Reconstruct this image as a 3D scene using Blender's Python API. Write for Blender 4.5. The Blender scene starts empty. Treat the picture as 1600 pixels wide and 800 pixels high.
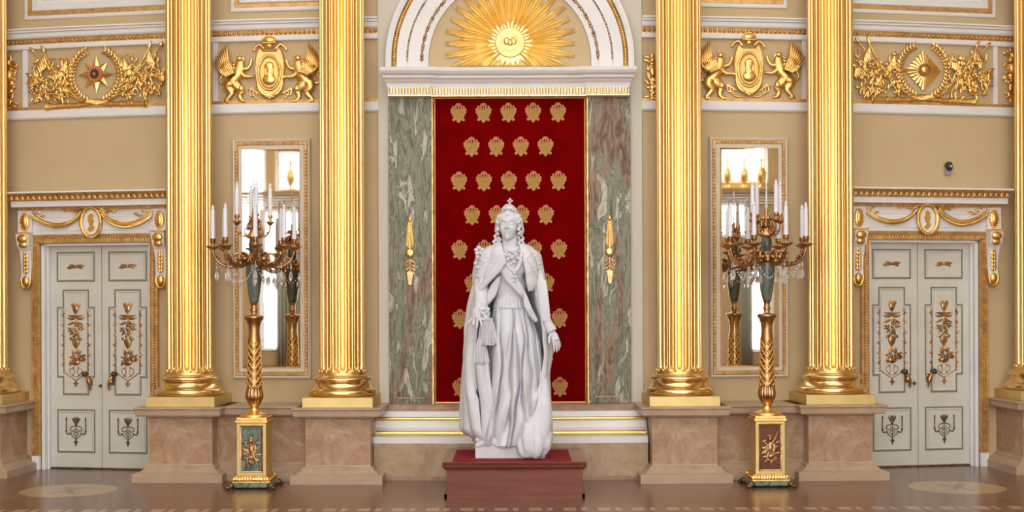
import bpy, math, random
import numpy as np
from mathutils import Vector, Matrix, noise
random.seed(7)
PI = math.pi
S = bpy.context.scene
COL = S.collection
# ------------------------------------------------------------------ camera, world, light
F, D0, CW, HC, HY, ROLL = 2040.0, 17.0, 0.0164, 2.175, 480.0, 0.0035   # wall curve: y = CW * x^2
cam_d = bpy.data.cameras.new('camera')
cam = bpy.data.objects.new('camera', cam_d)
COL.objects.link(cam)
cam.location = (0, -D0, HC)
cam.rotation_mode = 'QUATERNION'
cam.rotation_quaternion = (Matrix.Rotation(ROLL, 4, 'Y') @ Matrix.Rotation(PI/2, 4, 'X')).to_quaternion()
cam_d.sensor_width = 36
cam_d.lens = F/1600*36
cam_d.shift_y = 80/1600
cam_d.clip_end = 200
S.camera = cam
S.view_settings.view_transform = 'Standard'
S.view_settings.look = 'None'
S.view_settings.gamma = 1
S.view_settings.use_curve_mapping = False
S.view_settings.exposure = 0.12
WINDOW_E = 17.0
W = bpy.data.worlds.new('world'); S.world = W; W.use_nodes = True
W.node_tree.nodes['Background'].inputs[0].default_value = (0.9, 0.95, 1, 1)
W.node_tree.nodes['Background'].inputs[1].default_value = 0.3

def area(name, loc, rot, sx, sy, power, color=(1, 1, 1)):
    l = bpy.data.lights.new(name, 'AREA'); l.shape = 'RECTANGLE'; l.size = sx; l.size_y = sy
    l.energy = power; l.color = color
    o = bpy.data.objects.new(name, l); o.location = loc; o.rotation_euler = rot
    COL.objects.link(o); return o
# added soft overhead fill, no lamp of the hall; the window panes give daylight
area('ceiling_fill', (0, -10, 8.9), (0, 0, 0), 16, 15, 950, (.96, .97, 1))

# ------------------------------------------------------------------ pixel <-> place
def unroll(px, py):
    return px + ROLL*(py-HY), py - ROLL*(px-800)
def PX(px, py, d=0.0):
    """point standing d in front of the wall that shows at px,py"""
    p, q = unroll(px, py)
    X = (p-800)/F*D0
    for _ in range(12): X = (p-800)/F*(D0+CW*X*X-d)
    Y = CW*X*X-d
    return Vector((X, Y, HC+(HY-q)*(Y+D0)/F))
def Zp(py, px=800, d=0.0): return PX(px, py, d).z
def Xp(px, d=0.0, py=480): return PX(px, py, d).x
class Fr:
    """flat local frame on the wall: x along it, -y out of it, z up; origin on the floor or at z0"""
    def __init__(s, px, d=0.0, z0=0.0, py=480):
        P = PX(px, py, d); s.P = P; s.a = math.atan(2*CW*P.x)
        s.loc = (P.x, P.y, z0); s.z0 = z0
    def lx(s, px, dd=0.0, py=480):
        p, _ = unroll(px, py); t = (math.cos(s.a), math.sin(s.a)); n = (math.sin(s.a), -math.cos(s.a))
        bx, by = s.P.x+n[0]*dd, s.P.y+n[1]*dd+D0
        k = (p-800)/F
        return (k*by-bx)/(t[0]-k*t[1])
    def pt(s, px, py, dd=0.0):
        x = s.lx(px, dd, py)
        Y = s.P.y + math.sin(s.a)*x - math.cos(s.a)*dd + D0
        _, q = unroll(px, py)
        return x, HC+(HY-q)*Y/F - s.z0
    def lz(s, py, px, dd=0.0): return s.pt(px, py, dd)[1]

# ------------------------------------------------------------------ mesh collecting
class MB:
    def __init__(s): s.v = []; s.f = []; s.s = []
    def add(s, vs, fs, smooth=False):
        n = len(s.v); s.v += [tuple(v) for v in vs]
        for f in fs: s.f.append([i+n for i in f]); s.s.append(smooth)
    def box(s, x0, x1, y0, y1, z0, z1):
        x0, x1 = min(x0, x1), max(x0, x1); y0, y1 = min(y0, y1), max(y0, y1); z0, z1 = min(z0, z1), max(z0, z1)
        s.add([(x0,y0,z0),(x1,y0,z0),(x1,y1,z0),(x0,y1,z0),(x0,y0,z1),(x1,y0,z1),(x1,y1,z1),(x0,y1,z1)],
              [(0,3,2,1),(4,5,6,7),(0,1,5,4),(1,2,6,5),(2,3,7,6),(3,0,4,7)]); return s
    def grid(s, P, closed_u=False, closed_v=False, smooth=True, flip=False):
        """P[v][u] rows"""
        nv, nu = len(P), len(P[0]); vs = [p for r in P for p in r]; fs = []
        for j in range(nv if closed_v else nv-1):
            for i in range(nu if closed_u else nu-1):
                a = j*nu+i; b = j*nu+(i+1) % nu; c = ((j+1) % nv)*nu+(i+1) % nu; d = ((j+1) % nv)*nu+i
                fs.append((a, d, c, b) if flip else (a, b, c, d))
        s.add(vs, fs, smooth); return s
    def lathe(s, prof, c=(0, 0, 0), n=24, smooth=True, rf=None, cap=True, sx=1, sy=1):
        rows = []
        for r, z in prof:
            rows.append([(c[0]+sx*r*(rf(2*PI*i/n, z) if rf else 1)*math.cos(2*PI*i/n), c[1]+sy*r*(rf(2*PI*i/n, z) if rf else 1)*math.sin(2*PI*i/n), c[2]+z) for i in range(n)])
        s.grid(rows, closed_u=True, smooth=smooth)
        if cap:
            s.add(rows[0], [tuple(range(n))[::-1]]); s.add(rows[-1], [tuple(range(n))])
        return s
    def tube(s, pts, rad, n=8, flat=1.0, cap=True, smooth_path=0):
        pts = [Vector(p) for p in pts]
        if not hasattr(rad, '__len__'): rad = [rad]*len(pts)
        if smooth_path: pts, rad = catmull(pts, rad, smooth_path)
        rows = []
        up = Vector((0, 1, 0))
        for i, p in enumerate(pts):
            t = (pts[min(i+1, len(pts)-1)]-pts[max(i-1, 0)])
            if t.length < 1e-9: t = Vector((0, 0, 1))
            t.normalize()
            b = t.cross(up)
            if b.length < 0.2: b = t.cross(Vector((1, 0, 0)))
            b.normalize(); u = b.cross(t).normalized()
            rows.append([tuple(p+b*math.cos(2*PI*k/n)*rad[i]+u*math.sin(2*PI*k/n)*rad[i]*flat) for k in range(n)])
        s.grid(rows, closed_u=True, smooth=True, flip=True)
        if cap: s.add(rows[0], [tuple(range(n))]); s.add(rows[-1], [tuple(range(n))[::-1]])
        return s
    def ell(s, c, r, nu=10, nv=6, rot=None):
        if not hasattr(r, '__len__'): r = (r, r, r)
        M = rot or Matrix.Identity(3); c = Vector(c); rows = []
        for j in range(1, nv):
            t = PI*j/nv
            rows.append([tuple(c+M @ Vector((r[0]*math.sin(t)*math.cos(2*PI*i/nu), r[1]*math.sin(t)*math.sin(2*PI*i/nu), -r[2]*math.cos(t)))) for i in range(nu)])
        n = len(s.v); s.grid(rows, closed_u=True)
        k = len(s.v); s.v += [tuple(c+M @ Vector((0, 0, -r[2]))), tuple(c+M @ Vector((0, 0, r[2])))]
        L = n+(nv-2)*nu
        for i in range(nu):
            s.f.append([k, n+(i+1) % nu, n+i]); s.s.append(True)
            s.f.append([k+1, L+i, L+(i+1) % nu]); s.s.append(True)
        return s
    def prism(s, poly, y0, y1, bev=0.0):
        """poly (x,z); y0 back, y1 front (front is the more negative y)"""
        if sum(poly[i][0]*poly[(i+1) % len(poly)][1]-poly[(i+1) % len(poly)][0]*poly[i][1] for i in range(len(poly))) < 0: poly = poly[::-1]
        n = len(poly); cx = sum(p[0] for p in poly)/n; cz = sum(p[1] for p in poly)/n
        vs = [(x, y0, z) for x, z in poly]
        if bev:
            off = offset_poly(poly, -bev)
            vs += [(x, y1+bev, z) for x, z in poly] + [(x, y1, z) for x, z in off]; m = 2
        else: vs += [(x, y1, z) for x, z in poly]; m = 1
        fs = []
        for k in range(m):
            for i in range(n): j = (i+1) % n; fs.append((k*n+i, k*n+j, (k+1)*n+j, (k+1)*n+i))
        fs.append(tuple(m*n+i for i in range(n))); fs.append(tuple(range(n))[::-1])
        s.add(vs, fs); return s
    def sweep(s, poly, prof, closed=True, smooth=False):
        """mitred moulding along a path (x,z); prof (t outward, d) with y=-d"""
        rows = []
        for t, d in prof:
            rows.append([(x, -d, z) for x, z in offset_poly(poly, t, closed)])
        s.grid(rows, closed_u=closed, smooth=smooth); return s
    def leaf(s, p, ang, L, w, y=0.0, h=0.01, curl=0.0, n=6):
        """a pointed raised blade in the xz plane from p, along angle ang"""
        left, mid, right = [], [], []
        for i in range(n+1):
            t = i/n; a = ang+curl*t
            x = p[0]+L*t*math.cos(ang+curl*t*.5); z = p[1]+L*t*math.sin(ang+curl*t*.5)
            ww = w*math.sin(PI*min(1, t*.85+.15))**.8*(1 if t < 1 else 0)
            nx, nz = -math.sin(a), math.cos(a)
            left.append((x+nx*ww/2, y, z+nz*ww/2)); right.append((x-nx*ww/2, y, z-nz*ww/2)); mid.append((x, y-h*(1-.3*t), z))
        s.grid([left, mid, right], smooth=True); return s
    def xf(s, fn): s.v = [tuple(fn(v)) for v in s.v]; return s
    def join(s, o, fn=None):
        s.add([fn(v) for v in o.v] if fn else o.v, [], False); n = len(s.v)-len(o.v)
        for f, k in zip(o.f, o.s): s.f.append([i+n for i in f]); s.s.append(k)
        return s

def offset_poly(poly, t, closed=True):
    n = len(poly); out = []
    A = sum(poly[i][0]*poly[(i+1) % n][1]-poly[(i+1) % n][0]*poly[i][1] for i in range(n)) if closed else 1
    sg = 1 if A > 0 else -1
    for i in range(n):
        p = poly[i]
        a = poly[i-1] if (closed or i > 0) else None; b = poly[(i+1) % n] if (closed or i < n-1) else None
        ns = []
        for u, v in ((a, p), (p, b)):
            if u is None or v is None: continue
            dx, dz = v[0]-u[0], v[1]-u[1]; l = math.hypot(dx, dz)
            if l > 1e-9: ns.append((dz/l*sg, -dx/l*sg))
        if len(ns) == 1: m = ns[0]; k = 1
        else:
            mx, mz = ns[0][0]+ns[1][0], ns[0][1]+ns[1][1]; l = math.hypot(mx, mz) or 1
            m = (mx/l, mz/l); k = 1/max(.35, m[0]*ns[0][0]+m[1]*ns[0][1])
        out.append((p[0]+m[0]*t*k, p[1]+m[1]*t*k))
    return out
def catmull(P, R, k):
    out, ro = [], []
    for i in range(len(P)-1):
        p0, p1, p2, p3 = P[max(i-1, 0)], P[i], P[i+1], P[min(i+2, len(P)-1)]
        for j in range(k):
            t = j/k
            out.append(0.5*((2*p1)+(p2-p0)*t+(2*p0-5*p1+4*p2-p3)*t*t+(3*p1-p0-3*p2+p3)*t**3)); ro.append(R[i]*(1-t)+R[i+1]*t)
    return out+[P[-1]], ro+[R[-1]]

def obj(name, mb, mat, parent=None, bevel=0.0, auto=None, warp=False, seg=2):
    me = bpy.data.meshes.new(name)
    v = mb.v
    if warp: v = [(x, y+CW*x*x, z) for x, y, z in v]
    me.from_pydata(v, [], mb.f)
    me.polygons.foreach_set('use_smooth', mb.s)
    me.materials.append(mat); me.update()
    o = bpy.data.objects.new(name, me); COL.objects.link(o)
    if parent: o.parent = parent
    if bevel:
        m = o.modifiers.new('bevel', 'BEVEL'); m.width = bevel; m.segments = seg; m.limit_method = 'ANGLE'
    return o
def tag(o, label, cat, group=None):
    o['label'] = label; o['category'] = cat
    if group: o['group'] = group
    return o
def thing(name, label, cat, loc=(0, 0, 0), rz=0.0, group=None):
    o = bpy.data.objects.new(name, None); COL.objects.link(o); o.empty_display_size = .2
    o.location = loc; o.rotation_euler = (0, 0, rz); return tag(o, label, cat, group)
def at(name, label, cat, fr, group=None): return thing(name, label, cat, fr.loc, fr.a, group)
def struct(o): o['kind'] = 'structure'; return o
def kids(o): return [c for c in bpy.data.objects if c.parent == o]
def dup(root, loc, rz=0.0, label=None, group=None, scale=None):
    ks = kids(root); r = root.copy(); COL.objects.link(r); r.location = loc; r.rotation_euler = (0, 0, rz)
    if scale: r.scale = scale
    if label: r['label'] = label
    if group: r['group'] = group
    for ch in ks:
        g = kids(ch); c = ch.copy(); COL.objects.link(c); c.parent = r
        for x in g: d = x.copy(); COL.objects.link(d); d.parent = c
    return r

# ------------------------------------------------------------------ materials
def mat(name, color, rough=.5, metal=0.0, **k):
    m = bpy.data.materials.new(name); m.use_nodes = True
    b = m.node_tree.nodes['Principled BSDF']
    b.inputs['Base Color'].default_value = (*color, 1); b.inputs['Roughness'].default_value = rough
    b.inputs['Metallic'].default_value = metal
    for a, v in k.items(): b.inputs[a.replace('_', ' ')].default_value = v
    return m
def nd(m, t, **k):
    n = m.node_tree.nodes.new(t)
    for a, v in k.items():
        if a in n.inputs: n.inputs[a].default_value = v
        else: setattr(n, a, v)
    return n
def lk(m, a, b): m.node_tree.links.new(a, b)
def mottle(m, c1, c2, scale=3.0, detail=6, stretch=(1, 1, 1), dist=0.0, lo=.35, hi=.65, bump=0.0, bscale=40, rough_var=0):
    b = m.node_tree.nodes['Principled BSDF']
    tc = nd(m, 'ShaderNodeTexCoord'); mp = nd(m, 'ShaderNodeMapping'); mp.inputs['Scale'].default_value = stretch
    n = nd(m, 'ShaderNodeTexNoise', Scale=scale, Detail=detail, Distortion=dist)
    r = nd(m, 'ShaderNodeValToRGB'); r.color_ramp.elements[0].position = lo; r.color_ramp.elements[1].position = hi
    r.color_ramp.elements[0].color = (*c1, 1); r.color_ramp.elements[1].color = (*c2, 1)
    lk(m, tc.outputs['Object'], mp.inputs[0]); lk(m, mp.outputs[0], n.inputs[0]); lk(m, n.outputs[0], r.inputs[0]); lk(m, r.outputs[0], b.inputs['Base Color'])
    if bump:
        n2 = nd(m, 'ShaderNodeTexNoise', Scale=bscale, Detail=4); bp = nd(m, 'ShaderNodeBump', Strength=bump, Distance=.01)
        lk(m, mp.outputs[0], n2.inputs[0]); lk(m, n2.outputs[0], bp.inputs['Height']); lk(m, bp.outputs[0], b.inputs['Normal'])
    return m, n, r, mp
M = {}
M['gold'] = mat('gold_leaf', (.95, .62, .20), .3, 1.0)
mottle(M['gold'], (.98, .74, .30), (.92, .64, .22), 2.5, 5, bump=.2, bscale=14)
M['gold_col'] = mat('gold_leaf_column', (1, .70, .26), .29, 1.0)
mottle(M['gold_col'], (.93, .68, .29), (.86, .58, .21), 1.2, 4, (1, 1, .35))
M['gold_base'] = mottle(mat('gold_leaf_base', (1, .70, .26), .19, 1.0), (.95, .72, .36), (.88, .62, .27), 1.6, 4)[0]
M['gold_plinth'] = mottle(mat('gold_plinth', (.9, .6, .2), .5, .85), (.76, .58, .25), (.68, .50, .20), 3, 4)[0]
M['gilt'] = mottle(mat('gilt_relief', (.86, .56, .2), .34, 1.0), (.96, .68, .26), (.82, .50, .15), 9, 5, bump=.3, bscale=60)[0]
M['gilt_dull'] = mottle(mat('gilt_moulding', (.66, .42, .17), .5, .75), (.75, .48, .18), (.55, .32, .12), 12, 5)[0]
M['bronze'] = mottle(mat('gilt_bronze', (.55, .33, .14), .35, 1.0), (.66, .41, .19), (.33, .18, .08), 10, 5)[0]
M['dark_bronze'] = mottle(mat('dark_bronze', (.2, .15, .1), .45, .9), (.25, .18, .11), (.10, .08, .05), 12, 4)[0]
M['tan'] = mottle(mat('tan_wall_paint', (.60, .45, .26), .8, 0, Specular_IOR_Level=.15), (.615, .47, .275), (.575, .435, .245), .9, 5, bump=.04, bscale=120)[0]
M['cream'] = mat('pale_wall_paint', (.68, .63, .52), .7, 0, Specular_IOR_Level=.2)
M['white'] = mottle(mat('white_moulding', (.80, .79, .78), .55, 0, Specular_IOR_Level=.3), (.84, .83, .82), (.79, .775, .75), 2, 4)[0]
M['door'] = mottle(mat('door_paint', (.68, .66, .57), .5), (.68, .665, .59), (.63, .615, .53), 3, 4)[0]
M['frame'] = mottle(mat('cream_frame', (.7, .6, .47), .5), (.73, .63, .50), (.68, .58, .45), 3, 4)[0]
M['line'] = mat('dark_groove', (.24, .22, .17), .6)
M['red'] = mottle(mat('crimson_silk', (.20, .0, .002), 1.0, 0, Specular_IOR_Level=.02), (.175, .0006, .001), (.13, .0004, .0008), 3, 4, (1, 1, 1), bump=.1, bscale=300)[0]
M['emblem'] = mottle(mat('brocade_emblem', (.42, .22, .04), .7), (.42, .26, .035), (.40, .17, .045), 30, 3)[0]
M['emblem_pink'] = mottle(mat('brocade_emblem_edge', (.6, .22, .12), .7), (.62, .24, .10), (.5, .16, .08), 25, 3)[0]
M['statue'] = mottle(mat('statue_marble', (.76, .76, .78), .6, 0, Specular_IOR_Level=.3), (.70, .705, .735), (.61, .615, .65), 4, 6, bump=.12, bscale=50)[0]
M['candle'] = mat('candle_wax', (.82, .82, .88), .4)
M['bulb'] = mat('candle_bulb', (.8, .8, .82), .15)
M['crystal'] = mat('crystal', (.9, .92, .92), .05, 0, Transmission_Weight=.75, IOR=1.45)
M['mirror'] = mat('mirror_glass', (.93, .94, .93), .015, 1.0)
M['black'] = mat('dark_plastic', (.03, .03, .03), .35)
M['grey'] = mat('grey_plastic', (.35, .35, .38), .4)
M['rose'] = mat('rose_enamel', (.50, .12, .07), .4)
M['malachite'] = mottle(mat('green_stone', (.12, .17, .12), .25), (.04, .08, .05), (.22, .27, .19), 9, 7, dist=1.5)[0]
M['vase_stone'] = mottle(mat('grey_green_stone', (.12, .15, .13), .25), (.05, .06, .05), (.17, .19, .16), 8, 6, (1, 1, .3), dist=1)[0]
M['curtain'] = mat('curtain_cloth', (.42, .43, .34), .8)
def stone(name, cols, scale=2.0, dist=1.2, stretch=(1, 1, 1), rough=.3, vein=None, vscale=3.0, rot=(0, 0, 0), vw=.03, vs=.6):
    m = mat(name, cols[0][1], rough, 0, Specular_IOR_Level=.25); b = m.node_tree.nodes['Principled BSDF']
    tc = nd(m, 'ShaderNodeTexCoord'); mp = nd(m, 'ShaderNodeMapping'); mp.inputs['Scale'].default_value = stretch; mp.inputs['Rotation'].default_value = rot
    n = nd(m, 'ShaderNodeTexNoise', Scale=scale, Detail=9, Distortion=dist, Roughness=.6)
    r = nd(m, 'ShaderNodeValToRGB'); cr = r.color_ramp
    while len(cr.elements) < len(cols): cr.elements.new(.5)
    for e, (p, c) in zip(cr.elements, cols): e.position = p; e.color = (*c, 1)
    lk(m, tc.outputs['Object'], mp.inputs[0]); lk(m, mp.outputs[0], n.inputs[0]); lk(m, n.outputs[0], r.inputs[0])
    out = r.outputs[0]
    if vein:
        n2 = nd(m, 'ShaderNodeTexNoise', Scale=vscale, Detail=7, Distortion=dist*1.6)
        sb = nd(m, 'ShaderNodeMath', operation='SUBTRACT'); sb.inputs[1].default_value = .5
        ab = nd(m, 'ShaderNodeMath', operation='ABSOLUTE')
        mr = nd(m, 'ShaderNodeMapRange'); mr.inputs['From Min'].default_value = 0; mr.inputs['From Max'].default_value = vw
        mr.inputs['To Min'].default_value = vs; mr.inputs['To Max'].default_value = 0
        mx = nd(m, 'ShaderNodeMix', data_type='RGBA')
        lk(m, mp.outputs[0], n2.inputs[0]); lk(m, n2.outputs[0], sb.inputs[0]); lk(m, sb.outputs[0], ab.inputs[0]); lk(m, ab.outputs[0], mr.inputs['Value'])
        lk(m, mr.outputs[0], mx.inputs['Factor']); lk(m, out, mx.inputs[6]); mx.inputs[7].default_value = (*vein, 1)
        out = mx.outputs[2]
    lk(m, out, b.inputs['Base Color'])
    return m
M['marble_pink'] = stone('pink_marble', [(.3, (.38, .22, .125)), (.5, (.47, .30, .185)), (.68, (.55, .40, .27))], 2.4, 2.0, vein=(.22, .10, .06), vscale=2.2, vw=.014, vs=.55)
M['marble_cap'] = stone('pink_marble_moulding', [(.3, (.40, .28, .18)), (.5, (.50, .37, .25)), (.7, (.46, .32, .21))], 1.5, 1, vein=(.3, .2, .14), vscale=2.5, vw=.01, vs=.3)
M['marble_beige'] = stone('beige_marble', [(.3, (.36, .25, .14)), (.5, (.46, .33, .20)), (.7, (.54, .41, .27))], 2.2, 2, vein=(.3, .2, .11), vscale=3, vw=.012, vs=.35)
M['marble_brown'] = stone('brown_marble', [(.3, (.30, .18, .11)), (.55, (.42, .28, .19)), (.75, (.5, .38, .28))], 2.5, 2)
def pilaster_stone(name, seed):
    m = mat(name, (.25, .27, .2), .3, 0, Specular_IOR_Level=.2); b = m.node_tree.nodes['Principled BSDF']
    tc = nd(m, 'ShaderNodeTexCoord'); mp = nd(m, 'ShaderNodeMapping')
    mp.inputs['Scale'].default_value = (2.2, 1, .5); mp.inputs['Location'].default_value = (seed, 0, seed*.7); mp.inputs['Rotation'].default_value = (0, .18, 0)
    n = nd(m, 'ShaderNodeTexNoise', Scale=3.2, Detail=10, Distortion=.9, Roughness=.66)
    r = nd(m, 'ShaderNodeValToRGB'); cr = r.color_ramp
    cols = [(.30, (.05, .06, .03)), (.41, (.15, .16, .09)), (.48, (.29, .28, .19)), (.53, (.10, .11, .065)), (.60, (.58, .55, .43)), (.70, (.14, .15, .09))]
    while len(cr.elements) < len(cols): cr.elements.new(.5)
    for e, (p, c) in zip(cr.elements, cols): e.position = p; e.color = (*c, 1)
    n2 = nd(m, 'ShaderNodeTexNoise', Scale=1.1, Detail=6, Distortion=1.2)
    r2 = nd(m, 'ShaderNodeValToRGB'); r2.color_ramp.elements[0].position = .52; r2.color_ramp.elements[1].position = .58
    r2.color_ramp.elements[0].color = (0, 0, 0, 1); r2.color_ramp.elements[1].color = (1, 1, 1, 1)
    n3 = nd(m, 'ShaderNodeTexNoise', Scale=7, Detail=8, Distortion=2)
    r3 = nd(m, 'ShaderNodeValToRGB'); r3.color_ramp.elements[0].color = (.11, .055, .03, 1); r3.color_ramp.elements[1].color = (.38, .25, .15, 1)
    r3.color_ramp.elements[0].position = .35; r3.color_ramp.elements[1].position = .68
    mx = nd(m, 'ShaderNodeMix', data_type='RGBA')
    for a in (n, n2, n3): lk(m, mp.outputs[0], a.inputs[0])
    lk(m, tc.outputs['Object'], mp.inputs[0]); lk(m, n.outputs[0], r.inputs[0]); lk(m, n2.outputs[0], r2.inputs[0]); lk(m, n3.outputs[0], r3.inputs[0])
    lk(m, r2.outputs[0], mx.inputs['Factor']); lk(m, r.outputs[0], mx.inputs[6]); lk(m, r3.outputs[0], mx.inputs[7]); lk(m, mx.outputs[2], b.inputs['Base Color'])
    return m
M['pil_l'] = pilaster_stone('green_brown_veined_marble', 3.1)
M['pil_r'] = pilaster_stone('green_brown_veined_marble_second', 8.4)
M['granite'] = stone('red_granite', [(.3, (.13, .032, .016)), (.5, (.19, .052, .028)), (.7, (.24, .08, .045))], 1.2, .8, stretch=(.7, 1, 7), rough=.28)
# the parquet: boards across the view, pale oval medallions, a patterned border
def parquet():
    m = mat('parquet', (.3, .15, .09), .22); b = m.node_tree.nodes['Principled BSDF']
    tc = nd(m, 'ShaderNodeTexCoord'); sep = nd(m, 'ShaderNodeSeparateXYZ'); lk(m, tc.outputs['Object'], sep.inputs[0])
    mp = nd(m, 'ShaderNodeMapping'); mp.inputs['Scale'].default_value = (1.2, 9, 1); lk(m, tc.outputs['Object'], mp.inputs[0])
    n = nd(m, 'ShaderNodeTexNoise', Scale=1.5, Detail=8, Distortion=.4); lk(m, mp.outputs[0], n.inputs[0])
    r = nd(m, 'ShaderNodeValToRGB'); r.color_ramp.elements[0].color = (.155, .068, .036, 1); r.color_ramp.elements[1].color = (.27, .135, .08, 1)
    r.color_ramp.elements[0].position = .3; r.color_ramp.elements[1].position = .7; lk(m, n.outputs[0], r.inputs[0])
    br = nd(m, 'ShaderNodeTexBrick'); br.inputs['Scale'].default_value = 1; br.inputs['Mortar Size'].default_value = .006
    br.inputs['Brick Width'].default_value = 1.1; br.inputs['Row Height'].default_value = .16
    br.inputs['Color1'].default_value = (1, 1, 1, 1); br.inputs['Color2'].default_value = (.82, .8, .78, 1); br.inputs['Mortar'].default_value = (.6, .55, .5, 1)
    lk(m, tc.outputs['Object'], br.inputs[0])
    mul = nd(m, 'ShaderNodeMix', data_type='RGBA', blend_type='MULTIPLY'); mul.inputs['Factor'].default_value = 1
    lk(m, r.outputs[0], mul.inputs[6]); lk(m, br.outputs[0], mul.inputs[7])
    out = mul.outputs[2]
    def math_(op, a, bb=None, v=None):
        k = nd(m, 'ShaderNodeMath', operation=op); lk(m, a, k.inputs[0])
        if bb is not None: lk(m, bb, k.inputs[1])
        elif v is not None: k.inputs[1].default_value = v
        return k.outputs[0]
    def mixc(fac, col, out):
        mx = nd(m, 'ShaderNodeMix', data_type='RGBA'); lk(m, fac, mx.inputs['Factor']); lk(m, out, mx.inputs[6]); mx.inputs[7].default_value = (*col, 1); return mx.outputs[2]
    X, Y = sep.outputs[0], sep.outputs[1]
    ax = math_('ABSOLUTE', X)
    dx = math_('SUBTRACT', ax, v=5.32); dy = math_('ADD', Y, v=1.36)
    rr = math_('SQRT', math_('ADD', math_('MULTIPLY', dx, dx), math_('MULTIPLY', dy, dy)))
    out = mixc(math_('MULTIPLY', math_('LESS_THAN', math_('ABSOLUTE', math_('SUBTRACT', rr, v=.92)), v=.012), v=.7), (.08, .05, .03), out)
    out = mixc(math_('MULTIPLY', math_('LESS_THAN', rr, v=.92), v=.3), (.24, .17, .11), out)
    out = mixc(math_('LESS_THAN', rr, v=.56), (.46, .31, .18), out)
    # a dark cross of inlay in the medallion
    for sx in (1, -1):
        q = math_('ABSOLUTE', math_('ADD', math_('MULTIPLY', dx, v=sx), dy) if False else math_('SUBTRACT', dy, math_('MULTIPLY', dx, v=2.2*sx)))
        q = math_('MULTIPLY', math_('LESS_THAN', q, v=.09), math_('LESS_THAN', rr, v=.30))
        out = mixc(math_('MULTIPLY', q, v=.6), (.12, .08, .05), out)
    # patterned border near the viewer
    wv = math_('SINE', math_('ADD', math_('MULTIPLY', X, v=34), math_('MULTIPLY', math_('SINE', math_('MULTIPLY', X, v=17)), v=1.4)))
    band = math_('MULTIPLY', math_('LESS_THAN', math_('ABSOLUTE', math_('ADD', Y, v=2.95)), v=.10), math_('GREATER_THAN', wv, v=-.1))
    out = mixc(math_('MULTIPLY', band, v=.7), (.5, .36, .22), out)
    lk(m, out, b.inputs['Base Color'])
    b.inputs['Specular IOR Level'].default_value = .55
    return m
M['parquet'] = parquet()
M['sun'] = mottle(mat('sunburst_gold', (.9, .7, .3), .38, .9), (.96, .76, .36), (.90, .66, .26), 4, 4)[0]
# ------------------------------------------------------------------ the room
def moulding(mb, x0, x1, prof, n=None):
    """closed profile (d,z) swept along the wall from x0 to x1 (warped later)"""
    n = n or max(2, int(abs(x1-x0)/.4)+1); x0, x1 = min(x0, x1), max(x0, x1)
    rows = [[(x0+(x1-x0)*i/n, -d, z) for i in range(n+1)] for d, z in prof]
    mb.grid(rows, closed_v=True, smooth=False)
    e0 = [(x0, -d, z) for d, z in prof]; e1 = [(x1, -d, z) for d, z in prof]
    mb.add(e0, [tuple(range(len(prof)))]); mb.add(e1, [tuple(range(len(prof)))[::-1]])
def rect(mb, x0, x1, d0, d1, z0, z1, n=None): moulding(mb, x0, x1, [(d0, z0), (d1, z0), (d1, z1), (d0, z1)], n)
ZT = 9.0
XE = 9.6
fl = MB(); fl.box(-XE, XE, -22.2, 2.2, -.12, 0); struct(obj('floor', fl, M['parquet']))
ce = MB(); ce.box(-XE, XE, -22.2, 2.2, ZT, ZT+.15); struct(obj('ceiling', ce, M['cream']))
for nm, s in (('wall_left', -1), ('wall_right', 1)):
    w = MB(); w.box(s*XE, s*(XE+.2), -22.2, 2.2, 0, ZT); struct(obj(nm, w, M['tan']))
# far wall with two door openings
DL, DR = Fr(149.2), Fr(1443.6)
XL, XR = DL.loc[0], DR.loc[0]
HWD = .805; DH = 3.06
w = MB()
rect(w, -XE, XL-HWD, -.3, 0, 0, ZT); rect(w, XL+HWD, XR-HWD, -.3, 0, 0, ZT); rect(w, XR+HWD, XE, -.3, 0, 0, ZT)
for x in (XL, XR): rect(w, x-HWD, x+HWD, -.3, 0, DH, ZT)
struct(obj('wall_far', w, M['tan'], warp=True))
# the pale wall of the middle bay
XB0, XB1 = Xp(592, .03), Xp(1004, .03)
w = MB(); rect(w, XB0, XB1, 0, .03, .3, ZT); struct(obj('wall_niche', w, M['cream'], warp=True))

# frieze mouldings that run the length of the hall, broken by the middle bay
spans = [(-XE, XB0), (XB1, XE)]
zf = lambda y: Zp(y-.9, 590)      # heights read beside the middle bay
Z31, Z45, Z56, Z63, Z157, Z162, Z177 = [zf(y) for y in (29, 44, 53, 61, 154, 159, 174)]
nt = [0]
def trim(mb, m, warp=True):
    nt[0] += 1; return struct(obj('trim_%d' % nt[0], mb, m, warp=warp))
mb = MB(); mg = MB(); mb2 = MB(); mb3 = MB()
for a, b in spans:
    moulding(mb, a, b, [(0, Z45), (.07, Z45), (.09, Z45+.02), (.10, Z31-.06), (.13, Z31-.05), (.13, Z31-.03), (.16, Z31-.02), (.16, Z31), (0, Z31)])
    moulding(mb, a, b, [(0, Z63), (.05, Z63), (.06, Z63+.01), (.06, Z56), (0, Z56)])
    rect(mg, a, b, 0, .05, Z56, Z45)
    nb = int((b-a)/.062)
    for i in range(nb): mg.ell((a+(i+.5)*(b-a)/nb, -.055, (Z45+Z56)/2), (.024, .02, .027), 6, 4)
    rect(mg, a, b, 0, .045, Z162, Z157)
    moulding(mb2, a, b, [(0, Z177), (.03, Z177), (.05, Z177+.02), (.05, Z162), (0, Z162)])
trim(mb, M['white']); trim(mg, M['gilt_dull']); trim(mb2, M['white'])
# thin upright frames that divide the frieze
mb = MB()
for x0, x1 in ((38, 46), (334, 343), (1254, 1261), (1552, 1559)):
    a, b = Xp(x0), Xp(x1); rect(mb, a, b, 0, .03, Z157, Z63, 1)
trim(mb, M['white'])
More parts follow.
